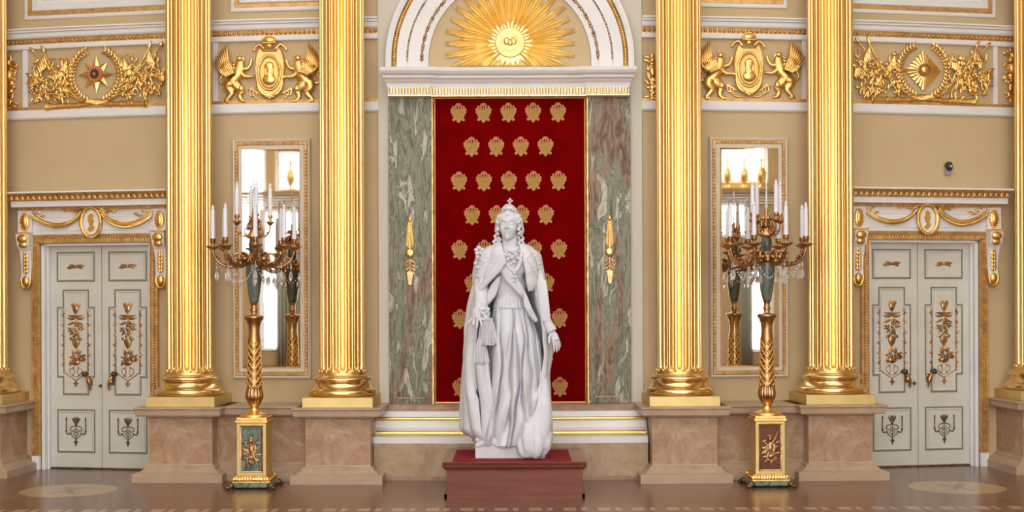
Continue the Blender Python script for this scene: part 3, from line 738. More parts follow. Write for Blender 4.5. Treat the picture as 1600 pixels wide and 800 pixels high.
    obj('bead_row', b, M['gilt_dull'], S_)['kind'] = 'stuff'
    b = MB()
    for sx in (-1, 1): b.box(sx*.765, sx*(xo+.0), 0, -.05, 0, .19)
    obj('foot_block', b, M['white'], S_, .004)
    # frieze board
    b = MB(); b.box(-.835, .835, 0, -.06, zz(361), zz(320)); b.sweep([(-.78, zz(355)), (.78, zz(355)), (.78, zz(333)), (-.78, zz(333))], [(0, .06), (0, .07), (-.012, .07), (-.014, .06)])
    obj('frieze_board', b, M['white'], S_, .003)
    b = MB(); hx = .925
    for sx in (-1, 1): b.box(sx*(hx-.1), sx*(hx+.1), 0, -.10, zz(358), zz(323))
    obj('frieze_block', b, M['white'], S_, .004)
    for sx in (-1, 1):
        b = MB(); b.ell((sx*hx, -.10, zz(341)), (.062, .02, .115), 16, 8); b.ell((sx*hx, -.115, zz(341)), (.035, .016, .075), 12, 8)
        for i in range(16):
            a = 2*PI*i/16; b.ell((sx*hx+.062*math.cos(a), -.108, zz(341)+.115*math.sin(a)), .013, 6, 4)
        obj('rosette', b, M['gilt'], S_)
        # console bracket
        b = MB(); x0, x1 = sx*hx-.09, sx*hx+.09
        P = [(0, zz(358)), (.17, zz(358)), (.17, zz(366)), (.15, zz(378)), (.10, zz(386)), (.075, zz(400)), (.06, zz(418)), (.08, zz(430)), (.07, zz(438)), (.0, zz(440))]
        def side(x, w): return [(x, -d, z_) for d, z_ in P]
        w0 = .088; ws = [w0, w0, w0, .082, .078, .074, .070, .066, .05, .05]
        rows = [[(sx*hx-w, -d, z_), (sx*hx+w, -d, z_)] for (d, z_), w in zip(P, ws)]
        b.grid(rows, smooth=False, flip=True)
        b.add([r[0] for r in rows], [tuple(range(len(P)))]); b.add([r[1] for r in rows], [tuple(range(len(P)))[::-1]])
        cc = obj('console', b, M['white'], S_)
        b = MB()
        b.box(sx*hx-.098, sx*hx+.098, -.02, -.19, zz(360), zz(357.5)); b.ell((sx*hx, -.165, zz(368)), (.075, .035, .06), 12, 6); b.ell((sx*hx, -.15, zz(377)), (.06, .03, .05), 12, 6)
        for i in range(7):
            q_ = zz(384+i*6); b.leaf((sx*hx, q_-.02), PI/2+.5, .07, .04, -.085, .02); b.leaf((sx*hx, q_-.02), PI/2-.5, .07, .04, -.085, .02)
        b.ell((sx*hx, -.085, zz(434)), (.05, .03, .07), 12, 8); b.tube([(sx*hx-.065, -.08, zz(430)), (sx*hx-.05, -.08, zz(441)), (sx*hx, -.08, zz(446)), (sx*hx+.05, -.08, zz(441)), (sx*hx+.065, -.08, zz(430))], .017, 8, smooth_path=3)
        obj('console_ornament', b, M['gilt'], cc)
    # cornice
    L = (1.09, 1.12)
    b = MB(); b.box(-1.065, 1.065, 0, -.20, zz(317, .2), zz(307.5, .2)); b.box(-1.095, 1.095, 0, -.30, zz(295.3, .3), zz(292.5, .3)); obj('cornice', b, M['white'], S_, .004)
    b = MB(); P = [(0, zz(307.5, .2)), (.22, zz(307.5, .2)), (.23, zz(303, .2)), (.28, zz(298, .25)), (.29, zz(295, .3)), (0, zz(295, .3))]
    rows = [[(-.955-d*.44, -d, q), (.955+d*.44, -d, q)] for d, q in P]; b.grid(rows, closed_v=True, smooth=False)
    b.add([r[0] for r in rows], [tuple(range(6))]); b.add([r[1] for r in rows], [tuple(range(6))[::-1]])
    for i in range(56): b.leaf((-1.05+2.1*i/55, zz(306.5, .2)), PI/2+(.5 if i % 2 else -.5), .085, .035, -.245, .02)
    b.box(-1.0, 1.0, 0, -.12, zz(323), zz(317.2))
    for i in range(64): b.box(-.99+1.98*i/64, -.99+1.98*(i+.55)/64, -.12, -.135, zz(322.5), zz(318.5))
    obj('carved_band', b, M['gilt_dull'], S_)
    # garlands
    for sx in (-1, 1):
        b = MB(); pts = [(sx*.14, -.10, zz(328)), (sx*.22, -.10, zz(338)), (sx*.34, -.105, zz(345)), (sx*.48, -.105, zz(347.5)), (sx*.62, -.10, zz(344)), (sx*.73, -.10, zz(338)), (sx*.81, -.10, zz(331))]
        b.tube(pts, [.018, .026, .034, .037, .033, .026, .02], 10, smooth_path=6)
        V, _ = catmull([Vector(p) for p in pts], [0]*7, 7)
        for i, p in enumerate(V):
            for k in (-1, 0, 1): b.leaf((p.x+k*.002, p.z+k*.018), (0 if sx > 0 else PI)+k*.7+(-.3*sx), .04, .02, -.128, .012)
        for dx, dz, a in ((-.02, .02, 2.4), (.0, .03, 1.2), (.03, .0, .2), (-.05, 0, 3.2), (-.08, -.01, 2.9), (-.11, .015, 3.0)): b.leaf((sx*.74+dx*1, zz(333)+dz), a, .07, .03, -.08, .02)
        obj('garland', b, M['gilt'], S_)
        b = MB()
        for j in range(9): b.leaf((sx*(.08+.03*j), zz(324)+.01*(j % 3)), (.3 if sx > 0 else PI-.3)+(j % 3-1)*.7, .08, .04, -.10, .022)
        b.tube([(sx*.02, -.12, zz(322)), (sx*.12, -.13, zz(320)), (sx*.2, -.12, zz(326)), (sx*.3, -.11, zz(322)), (sx*.38, -.1, zz(325))], [.015, .02, .016, .016, .008], 8, smooth_path=3); obj('ribbon', b, M['gilt'], S_)
    b = MB(); P = [(.145*math.cos(2*PI*i/32), zz(343)+.21*math.sin(2*PI*i/32)) for i in range(32)]
    b.prism([(x*.85, zz(343)+(q-zz(343))*.85) for x, q in P], -.06, -.10); md = obj('medallion', b, M['white'], S_)
    b = MB(); b.tube([(x*.9, -.115, zz(343)+(q-zz(343))*.9) for x, q in P]+[(P[0][0]*.9, -.115, zz(343))], .024, 8)
    for i in range(40):
        a = 2*PI*i/40; b.leaf((.13*math.cos(a), zz(343)+.19*math.sin(a)), a+1.2, .05, .025, -.135, .012)
    obj('wreath', b, M['gilt'], md)
    b = MB(); e = zz(343)
    b.prism([(.03, e-.11), (.05, e-.06), (.025, e-.04), (.03, e-.01), (.045, e+.02), (.035, e+.06), (.04, e+.09), (.0, e+.12), (-.04, e+.09), (-.05, e+.03), (-.03, e-.02), (-.02, e-.05), (-.055, e-.10), (-.02, e-.13)], -.10, -.118, .006)
    obj('profile_head', b, M['gold'], md)
    return t
make_door(1, DL, -1, 154); make_door(2, DR, 1, 1436)

# ---------------------------------------------------------------- mirrors
for pc, x0, x1, y0, y1, nm in ((425.5, 381, 470, 572, 232, 'left'), (1170, 1125, 1214.5, 575, 235, 'right')):
    fr = Fr(pc); t = at('wall_mirror', 'tall framed mirror on the tan wall behind the %s candelabrum' % nm, 'mirror', fr)
    xa, xb = fr.lx(x0, .02), fr.lx(x1, .02); za, zb = fr.lz(y0, pc), fr.lz(y1, pc)
    P = [(xa, za), (xb, za), (xb, zb), (xa, zb)]
    mb = MB(); mb.sweep(P, [(.0, .012), (.0, .05), (.004, .055)]+[(.05, .06), (.06, .05)]+[(.105, .045), (.105, .06), (.125, .07), (.14, .05), (.14, 0)]); obj('frame', mb, M['frame'], t)
    g = MB(); g.sweep(P, [(.058, .05), (.066, .068), (.098, .068), (.106, .045)]); g.sweep(P, [(-.014, .012), (-.014, .03), (0, .056), (.006, .056)])
    n = int((zb-za)/.045)
    for sx in (xa-.083, xb+.083):
        for i in range(n): g.ell((sx, -.068, za+(i+.5)*(zb-za)/n), (.017, .012, .014), 6, 4)
    for i in range(18):
        for q in (za-.083, zb+.083): g.ell((xa+(i+.5)*(xb-xa)/18, -.068, q), (.016, .012, .016), 6, 4)
    obj('gilt_inlay', g, M['gilt_dull'], t)
    # the glass hangs a little off the wall's curve; its angle follows from where the candelabrum shows in it
    cx = (xa+xb)/2; w_ = (xb-xa)/2; yo = -.038
    cpx, tgt = {'left': (397, 457), 'right': (1198, 1147)}[nm]
    C_ = PX(cpx, 480, 1.3); ca, sa = math.cos(fr.a), math.sin(fr.a)
    def shows(th):
        mx_, my_ = fr.loc[0]+ca*cx-sa*yo, fr.loc[1]+sa*cx+ca*yo
        g_ = fr.a+th; n_ = (math.sin(g_), -math.cos(g_)); k_ = (C_.x-mx_)*n_[0]+(C_.y-my_)*n_[1]
        return 800+F*(C_.x-2*k_*n_[0])/(C_.y-2*k_*n_[1]+D0)
    th = min((i*.0005 for i in range(-300, 301)), key=lambda q: abs(shows(q)-tgt))
    print('mirror', nm, fr.a, th, shows(th), shows(-fr.a))
    mb = MB(); t_ = math.tan(th)
    mb.add([(xa, yo-t_*w_, za), (xb, yo+t_*w_, za), (xb, yo+t_*w_, zb), (xa, yo-t_*w_, zb)], [(0, 1, 2, 3)])
    obj('mirror_glass', mb, M['mirror'], t)

# ---------------------------------------------------------------- the wall behind the viewer, seen in the mirrors
def emis(name, c, e):
    m = bpy.data.materials.new(name); m.use_nodes = True; nt_ = m.node_tree; nt_.nodes.clear()
    o = nt_.nodes.new('ShaderNodeOutputMaterial'); b = nt_.nodes.new('ShaderNodeEmission'); b.inputs[0].default_value = (*c, 1); b.inputs[1].default_value = e
    nt_.links.new(b.outputs[0], o.inputs[0]); return m
M['day'] = emis('daylight_pane', (.93, .965, 1), WINDOW_E)
YB = -22.0
# openings (x0, x1, z0, z1) in the wall behind the viewer
wins = [(-9.3, -8.25, 3.9, 8.2), (-7.76, -6.95, 5.78, 6.85), (-8.25, -7.0, 1.0, 5.05), (5.4, 7.0, 5.98, 7.6), (5.3, 6.4, 4.35, 5.2), (6.6, 7.15, .9, 3.4), (8.1, 8.9, 1.0, 5.0)]
wins += [(x-.55, x+.55, a_, b_) for x in (-4.6, -1.6, 1.6, 4.4) for a_, b_ in ((.6, 4.0), (5.6, 8.2))]
HB = MB()
gx = sorted({-XE, XE}|{w[0] for w in wins}|{w[1] for w in wins}); gz = sorted({0, ZT}|{w[2] for w in wins}|{w[3] for w in wins})
for i in range(len(gx)-1):
    for j in range(len(gz)-1):
        mx_, mz_ = (gx[i]+gx[i+1])/2, (gz[j]+gz[j+1])/2
        if not any(w[0] < mx_ < w[1] and w[2] < mz_ < w[3] for w in wins): HB.box(gx[i], gx[i+1], YB, YB-.3, gz[j], gz[j+1])
struct(obj('wall_back', HB, M['tan']))
for i, (x0, x1, a, b) in enumerate(wins):
    t = struct(bpy.data.objects.new('window_%d' % (i+1), None)); COL.objects.link(t); t.location = ((x0+x1)/2, YB, a); HWw = (x1-x0)/2
    h = b-a; m_ = MB(); m_.sweep([(-HWw, 0), (HWw, 0), (HWw, h), (-HWw, h)], [(0, -.2), (0, -.0), (0, .0), (.09, .04), (.12, 0)])
    m_.v = [(x_, -y_, z_) for x_, y_, z_ in m_.v]; m_.f = [f[::-1] for f in m_.f]
    m_.box(-.025, .025, -.17, -.12, 0, h)
    for k in range(1, 4): m_.box(-HWw, HWw, -.17, -.13, h*k/4-.015, h*k/4+.015)
    obj('window_frame', m_, M['white'], t)
    m_ = MB(); m_.box(-HWw, HWw, -.2, -.19, 0, h); obj('pane', m_, M['day'], t)
mb = MB()
for i in range(4):
    a = 5.24+.08*i; mb.box(-XE, XE, YB, YB+.08+.06*i, a, a+.06)
struct(obj('trim_21', mb, M['white']))
mb = MB(); mb.box(-XE, XE, YB, YB+.42, 5.56, 5.66); struct(obj('trim_22', mb, M['marble_cap']))
mb = MB(); mb.box(-XE, XE, YB, YB+.06, 0, .45); struct(obj('baseboard_back', mb, M['marble_pink']))
v0 = None
for x in (-7.35, 5.85, 6.35, 6.85):
    lab = 'gold urn on the window ledge opposite, reflected in the %s mirror' % ('left' if x < 0 else 'right')
    if v0 is None:
        v0 = thing('gold_urn', lab, 'urn', (x, YB+.25, 5.66), 0, 'gold urns on the ledge reflected in the left mirror')
        m_ = MB(); m_.lathe([(.13, 0), (.13, .05), (.05, .1), (.04, .16), (.12, .28), (.155, .42), (.12, .56), (.05, .68), (.04, .8), (.08, .88), (.03, .96)], n=20); obj('body', m_, M['gold'], v0)
        m_ = MB(); m_.box(-.2, .2, -.2, .2, 0, .06); obj('foot', m_, M['gold'], v0)
    else: dup(v0, (x, YB+.25, 5.66), 0, lab, 'gold urns on the ledge reflected in the %s mirror' % ('left' if x < 0 else 'right'))
for x0, x1, z1, lab in ((-7.8, -6.9, 4.3, 'left'), (6.25, 6.6, 3.6, 'right')):
    m_ = MB(); n = 60
    rows = [[(x0+(x1-x0)*i/n, YB+.16+.05*math.sin(i*.9), z_) for i in range(n+1)] for z_ in (.46, 2, z1)]
    m_.grid(rows); o_ = obj('curtain', m_, M['curtain']); tag(o_, 'grey green curtain by a window opposite, reflected in the %s mirror' % lab, 'curtain')
    sm = o_.modifiers.new('s', 'SOLIDIFY'); sm.thickness = .01
# ---------------------------------------------------------------- frieze reliefs
class Rel:
    """relief drawn in view pixels about a centre px,py on the wall"""
    def __init__(s, px, py, name, label, cat, group=None, d=.015):
        s.px, s.py = px, py; s.fr = Fr(px, d, Zp(py, px, d)); s.u = (s.fr.lx(px+20)-s.fr.lx(px-20))/40
        s.t = at(name, label, cat, s.fr, group)
    def T(s, mb, pts, rad, n=8, flat=.6, k=4, y=0.0):
        mb.tube([(a*s.u, -(y+r), b*s.u) for (a, b), r in zip(pts, [0]*len(pts))], [r*s.u for r in (rad if hasattr(rad, '__len__') else [rad]*len(pts))], n, flat, smooth_path=k)
    def E(s, mb, a, b, ra, rb, rd=None, rot=0, y=0.0):
        mb.ell((a*s.u, -y, b*s.u), (ra*s.u, (rd if rd else min(ra, rb))*s.u, rb*s.u), 12, 8, Matrix.Rotation(-math.radians(rot), 3, 'Y'))
    def L(s, mb, a, b, ang, L, w, y=.0, h=.02, curl=0): mb.leaf((a*s.u, b*s.u), math.radians(ang), L*s.u, w*s.u, -y, h, curl)
def make_griffin(px, label, group):
    R_ = Rel(px, 157, 'griffin_relief', label, 'relief', group); t = R_.t
    b = MB()
    R_.T(b, [(-6, 26), (-2, 34), (4, 42), (8, 50), (9, 58), (8, 64)], [8, 10, 10.5, 9, 7, 5.5], y=.02)          # torso to neck
    R_.E(b, 9, 65, 5, 4.6, 4, y=.04)                                                                      # head
    R_.T(b, [(11, 66), (15, 65), (16, 61)], [2.8, 2.0, .7], y=.04, k=3)                                    # beak
    R_.T(b, [(7, 68), (5, 74)], [1.6, .5], y=.04, k=0)
    for k, s_ in enumerate((0, 1, 2, 3)): R_.L(b, 4-k*1.0, 62-k*5, 215, 7, 4, .06, .02)                     # mane
    R_.T(b, [(10, 44), (18, 38), (27, 38), (31, 37)], [4.5, 3.4, 2.6, 2.8], y=.04)                         # foreleg out
    R_.T(b, [(11, 50), (20, 50), (25, 56), (27, 63)], [4, 3, 2.4, 2.4], y=.03)                             # foreleg raised
    R_.T(b, [(-7, 30), (-9, 22), (-4, 14), (-10, 6), (-13, 2), (-8, 1)], [9, 8, 5.2, 4, 3.2, 3], y=.03)  # hind leg back
    R_.T(b, [(-2, 30), (4, 24), (11, 17), (8, 9), (12, 2), (18, 1)], [9, 8.5, 6, 4.2, 3.4, 3.2], y=.02)      # hind leg front
    R_.E(b, 11, 20, 5, 6, 4, y=.03)
    obj('body', b, M['gilt'], t)
    w = MB()
    R_.T(w, [(2, 48), (-8, 52), (-14, 62), (-13, 74)], [5, 6, 4.5, 2], y=.04)
    for k in range(8):      # long feathers rising, curling back at the tips
        R_.L(w, -1-1.7*k, 47-1.1*k, 116+k*3.4, 41-k*2.0, 3.6, .05+.004*k, .08, -.55)
    for k in range(7): R_.L(w, 3-2.2*k, 44-1.0*k, 122+k*2.6, 21-k*.5, 3.4, .10+.002*k, .07, -.4)
    for k in range(6): R_.L(w, 5-2.4*k, 40-.8*k, 132+k*2, 12, 3.6, .13, .05, -.3)
    obj('wing', w, M['gilt'], t)
    q = MB(); R_.T(q, [(-12, 30), (-20, 28), (-23, 36), (-19, 42), (-22, 47)], [2.2, 1.8, 1.6, 1.4, 2.4], y=.01); R_.E(q, -22, 48, 2.6, 3.4, 2); obj('tail', q, M['gilt'], t)
    return t
g0 = make_griffin(368, 'winged griffin relief left of the medallion, beside the column second from left', 'griffins holding the frieze medallions')
for px, sx, lab in ((477, -1, 'winged griffin relief right of the medallion above the left mirror'), (1117, 1, 'winged griffin relief left of the medallion above the right mirror'), (1226, -1, 'winged griffin relief right of the medallion above the right mirror')):
    f_ = Fr(px, .015, Zp(157, px, .015)); dup(g0, f_.loc, f_.a, lab, scale=(sx, 1, 1))
for px, nm in ((424, 'left'), (1170, 'right')):
    R_ = Rel(px, 112, 'oval_medallion', 'gilded oval portrait medallion with crown above the %s mirror' % nm, 'medallion', 'oval medallions of the frieze')
    t = R_.t; u = R_.u
    b = MB(); O = lambda a, c, n=40: [(a*u*math.cos(2*PI*i/n), c*u*math.sin(2*PI*i/n)) for i in range(n)]
    P_ = [(-10, 33), (10, 33), (14, 39), (19, 33), (22, 24), (23.5, 8), (22, -10), (16, -27), (8, -37), (0, -40), (-8, -37), (-16, -27), (-22, -10), (-23.5, 8), (-22, 24), (-19, 33), (-14, 39)]
    b.prism([(x*u, z_*u) for x, z_ in P_], .0, -.05, .012)
    for s_ in (-1, 1):
        R_.T(b, [(s_*9, 37), (s_*15, 43), (s_*21, 41), (s_*26, 35), (s_*22, 36)], [2.5, 2.6, 2.2, 1.8, 1.2], y=.03)
        R_.T(b, [(s_*20, -12), (s_*17, -24), (s_*9, -33), (s_*3, -33)], [1.2, 3, 3.2, 2], y=.04)
        for a_ in range(6): R_.L(b, s_*(16+a_*2.4), -32+a_*2.2, 90-s_*(60+a_*12), 9, 3.4, .0, .02)
        R_.T(b, [(s_*8, -40), (s_*16, -41), (s_*22, -38), (s_*28, -30), (s_*24, -27), (s_*22, -32)], [1.2]*6, y=.005)
        R_.T(b, [(s_*24, -33), (s_*31, -33), (s_*32, -24), (s_*27, -22)], [1.2]*4, y=.005)
    R_.E(b, 0, -38, 4, 3, 3, y=.05); obj('cartouche', b, M['gilt'], t)
    b = MB(); b.tube([(x, -.055, z_-.0) for x, z_ in O(17.5, 26.5)]+[(17.5*u, -.055, 0)], 1.8*u, 8); b.tube([(x, -.055, z_) for x, z_ in O(13.4, 22)]+[(13.4*u, -.055, 0)], 1.1*u, 8)
    for i in range(44):
        a = 2*PI*i/44; b.ell((15.5*u*math.cos(a), -.06, 24.3*u*math.sin(a)), .011, 6, 4)
    obj('border', b, M['gilt'], t)
    b = MB(); b.prism(O(13, 21.5), -.05, -.06); 
    E_ = lambda *a, **k: R_.E(b, *a, **k)
    E_(0, 4, 7.5, 10, 4, y=.06); E_(0, -11, 11, 8.5, 4, y=.06); E_(0, -5, 8, 8, 4, y=.062); E_(0, 9, 8, 8, 3.6, y=.06); E_(0, 4, 1.2, 2.6, 2, y=.09); E_(-5, 0, 2.5, 8, 3, y=.07); E_(5.5, 1, 2.5, 8, 3, y=.065)
    obj('portrait', b, M['gold'], t)
    b = MB(); E_(0, 41, 5, 5, 4, y=.05); E_(0, 49, 11, 7, 6, y=.05); b.tube([((-11+22*i/10)*u, -.08, (44.5+.12*(5-i)**2*.3)*u) for i in range(11)], 1.8*u, 6)
    for i in range(5): R_.T(b, [((-8+4*i), 45), ((-9+4.5*i), 52), (0, 56)], 1.1, y=.07, k=3)
    E_(0, 58, 2, 2.4, 2, y=.06); obj('crown', b, M['gilt'], t)
def trophy(px, py, x0, x1, ztop, zbot, nm, seed):
    """arms piled either side of a round field: spears, banners, laurels, shields, a cannon along the foot"""
    R_ = Rel(px, py, 'trophy_relief', 'gilded relief of piled arms, banners and cannon above the %s door' % nm, 'relief'); t = R_.t
    rn = random.Random(seed)
    for s_ in (-1, 1):
        far = (x0 if s_ < 0 else x1)-px; far *= s_                       # distance to the outer end
        def T(b, P, r, **k): R_.T(b, [(s_*a, c) for a, c in P], r, **k)
        for a0, z0, a1, z1 in ((28, -34, far-6, ztop-1), (42, -32, far-22, ztop-1), (20, -38, far-2, 4)):
            b = MB(); T(b, [(a0, z0), (a1, z1)], 1.3, k=0, y=.045)
            ang = math.degrees(math.atan2(z1-z0, s_*(a1-a0))); R_.L(b, s_*(a1-4), z1-3*(z1 > 0), ang, 11, 5, .045, .03); obj('spear', b, M['gilt'], t)
        # banner cloths
        for a0, z0, ln, w_, an in ((far-30, 14, 26, 15, 60), (far-18, -6, 24, 13, 20), (44, 4, 26, 12, 75)):
            b = MB()
            for k in range(5): R_.L(b, s_*(a0+k*2.6), z0-k*2.2, an if s_ > 0 else 180-an, ln-k*2-4, w_/3, .02+.006*k, .04, .5*s_)
            obj('banner', b, M['gilt'], t)
        # laurel branch round the field
        b = MB(); T(b, [(6, -42), (22, -37), (34, -24), (39, -6), (37, 12), (33, 26), (26, 36)] if nm == 'left' else [(6, -44), (22, -38), (33, -26), (37, -6), (36, 12), (30, 28), (22, 38)], 1.3, y=.02)
        for k in range(17):
            q = k/16; a = -1.25+q*2.35; rr = 38.5
            for o in (-30, 62): R_.L(b, s_*rr*math.cos(a), rr*1.02*math.sin(a), (math.degrees(a)+90+o) if s_ > 0 else 180-(math.degrees(a)+90+o), 9, 3.4, .03, .03)
        obj('laurel_branch', b, M['gilt'], t)
        # shields, drums, helmets, small arms
        for k in range(6):
            a = rn.uniform(42, far-14); z_ = rn.uniform(-30, 2); r = rn.uniform(4, 8)
            b = MB(); R_.E(b, s_*a, z_, r*.8, r*rn.uniform(.6, .9), 2.2, rn.uniform(0, 90), y=.03); R_.E(b, s_*a, z_, r*.35, r*.35, 2.6, y=.045); obj('shield', b, M['gilt'], t)
        b = MB()
        for k in range(120):
            q = rn.random(); a = 40+(far-46)*q; z_ = rn.uniform(-36, 2+26*rn.random())
            R_.L(b, s_*a, z_, rn.uniform(0, 360), rn.uniform(6, 13), rn.uniform(2, 3.6), .03+.03*rn.random(), .03, rn.uniform(-1, 1))
        for k in range(14):
            a = 40+(far-46)*rn.random(); z_ = rn.uniform(-34, 20)
            R_.T(b, [(s_*a, z_), (s_*(a+rn.uniform(-7, 7)), z_+5), (s_*(a+rn.uniform(-9, 9)), z_+rn.uniform(5, 12))], [2, 1.6, .8], y=.04)
        obj('foliage', b, M['gilt'], t)
        # cannon
        b = MB(); T(b, [(10, -42), (30, -43.5), (far-34, -44.5), (far-30, -44.5)], [3, 4, 5, 6.2], k=0, y=.03, flat=.8)
        for a in (24, 40, 56): T(b, [(a, -43.5), (a+2.2, -43.5)], 5.6, k=0, y=.03, flat=.8)
        R_.E(b, s_*(far-28), -44.5, 2, 6, 5, y=.03); obj('cannon', b, M['gilt'], t)
    b = MB()
    for k in range(12): R_.L(b, (k-5.5)*3, -44+abs(k-5.5)*.5, 90+(k-5.5)*9, 9, 5, .03, .03)
    obj('palmette', b, M['gilt'], t)
    return t
trophy(152, 113, 47, 260, 40, -46, 'left', 4); trophy(1443, 115, 1334, 1550, 40, -46, 'right', 9)
R_ = Rel(152, 112, 'order_star', 'eight pointed gold order star with red enamel centre above the left door', 'star', d=.02); u = R_.u
b = MB()
for k in range(8):
    a = PI/2+k*PI/4; L_ = 28*u if k % 2 == 0 else 26*u; 
    for s_ in (-1, 1):
        vs = [(0, -.05, 0), (L_*math.cos(a), -.012, L_*math.sin(a)), (13.5*u*math.cos(a+s_*PI/8), -.01, 13.5*u*math.sin(a+s_*PI/8))]
        vs += [(v[0], 0, v[2]) for v in vs[1:]]
        b.add(vs, [(0, 1, 2) if s_ < 0 else (0, 2, 1), (1, 3, 4, 2) if s_ < 0 else (1, 2, 4, 3)])
obj('star', b, M['gilt'], R_.t)
b = MB()
def dsk(b, r, y0, y1): b.prism([(r*u*math.cos(2*PI*i/32), r*u*math.sin(2*PI*i/32)) for i in range(32)], y0, y1, .004)
dsk(b, 12, -.02, -.055); obj('enamel_ring', b, M['rose'], R_.t)
b = MB()
for i in range(16):
    a = 2*PI*i/16; b.ell((9.6*u*math.cos(a), -.057, 9.6*u*math.sin(a)), (.013, .006, .013), 6, 4)
b.box(-3*u, 3*u, -.06, -.068, -.8*u, .8*u); b.box(-.8*u, .8*u, -.06, -.068, -3*u, 3*u); obj('gold_mark', b, M['gold'], R_.t)
b = MB(); dsk(b, 6.4, -.05, -.062); obj('dark_centre', b, M['black'], R_.t)
R_ = Rel(1443, 115, 'order_diamond', 'square gold order star standing on its corner above the right door', 'star', d=.02); u = R_.u
b = MB()
N_ = 48; P_ = []
for i in range(N_):
    q = 4*i/N_; k = int(q); f_ = q-k; A = [(28, 0), (0, 29), (-28, 0), (0, -29), (28, 0)]
    j = 1+(.03 if i % 2 else -.03); P_.append(((A[k][0]*(1-f_)+A[k+1][0]*f_)*j*u, (A[k][1]*(1-f_)+A[k+1][1]*f_)*j*u))
for i in range(N_):
    a_, c_ = P_[i], P_[(i+1) % N_]; ya, yb = (-.01, -.004) if i % 2 == 0 else (-.004, -.01)
    b.add([(0, -.06, 0), (a_[0], -.02+(.01 if i % 2 else 0), a_[1]), (c_[0], -.02+(0 if i % 2 else .01), c_[1]), (a_[0], 0, a_[1]), (c_[0], 0, c_[1])], [(0, 1, 2), (1, 3, 4, 2)])
obj('rays', b, M['gilt'], R_.t)
b = MB(); dsk(b, 9.5, -.02, -.062); obj('rim', b, M['bronze'], R_.t)
b = MB(); R_.E(b, 0, 0, 6.5, 6.5, 3.5, y=.06); obj('boss', b, M['gold'], R_.t)
# small hanging trophies half hidden by the columns
for px, lab in ((18, 'small gilded hanging trophy relief at the left end of the frieze'), (1020, 'small gilded hanging trophy relief right of the arch, beside the column'), (1580, 'small gilded hanging trophy relief at the right end of the frieze')):
    R_ = Rel(px, 125, 'hanging_trophy', lab, 'relief'); b = MB(); rn = random.Random(px)
    R_.T(b, [(0, 38), (1, 0), (-1, -36)], [3, 7, 1.5], y=.02)
    for k in range(34):
        z_ = 34-k*2; R_.L(b, rn.uniform(-4, 4), z_, 90+rn.choice((-1, 1))*rn.uniform(40, 120), rn.uniform(9, 15), 4.5, .03+.02*rn.random(), .025, rn.uniform(-.6, .6))
    obj('foliage', b, M['gilt'], R_.t)
    b = MB(); R_.E(b, 0, 10, 6, 9, 5, y=.05); R_.E(b, 0, 28, 4, 5, 4, y=.05); obj('cuirass', b, M['gilt'], R_.t)
# gilt flowers on the veined pilasters
for px, nm in ((641, 'left'), (953, 'right')):
    R_ = Rel(px, 395, 'pilaster_ornament', 'slender gilt leaf ornament with round boss on the %s veined marble pilaster' % nm, 'ornament', d=.092); t = R_.t
    b = MB(); R_.T(b, [(0, 50), (0, 20), (0, 0)], [1, 1.2, 1.6], k=0, y=.01)
    R_.E(b, 0, 53, 2.6, 5, 2, y=.01)
    for k in range(11):
        for s_ in (-1, 1): R_.L(b, 0, 8+k*4.1, 90-s_*(52-k*1.5), 12-k*.5, 2.3, .006, .014, .6*s_)
    obj('leaf_spray', b, M['gilt'], t)
    b = MB()
    for s_ in (-1, 1):
        R_.T(b, [(s_*1, -10), (s_*7, -14), (s_*8, -20), (s_*3, -24), (s_*2, -19)], 1.1, y=.008)
        for k in range(4): R_.L(b, s_*2, -12-k*5, -90+s_*(55-k*8), 9, 3, .006, .01, .5*s_)
    b.prism([(-4*R_.u, -28*R_.u), (4*R_.u, -28*R_.u), (5*R_.u, -33*R_.u), (3*R_.u, -48*R_.u), (0, -51*R_.u), (-3*R_.u, -48*R_.u), (-5*R_.u, -33*R_.u)], 0, -.02, .005)
    R_.T(b, [(0, -8), (0, -30)], 1.5, k=0, y=.01); obj('drop', b, M['bronze'], t)
    b = MB(); R_.E(b, 0, 0, 7, 7, 2.5, y=.015); obj('boss', b, M['gold'], t)
# camera on the wall
R_ = Rel(1480, 266, 'security_camera', 'small dark dome security camera on the wall above the right door', 'camera'); t = R_.t
b = MB(); b.ell((0, -.05, .02), (.05, .06, .05), 14, 8); b.ell((0, -.07, -.01), (.045, .05, .05), 14, 8); obj('dome', b, M['black'], t)
b = MB(); b.box(-.035, .035, 0, -.05, -.10, -.02); b.lathe([(.03, -.07), (.035, -.09), (.02, -.11)], (0, -.04, 0), 12); obj('bracket', b, M['grey'], t, .004)
b = MB(); b.ell((0, -.115, 0), (.016, .012, .016), 10, 6); obj('lens', b, M['mirror'], t)
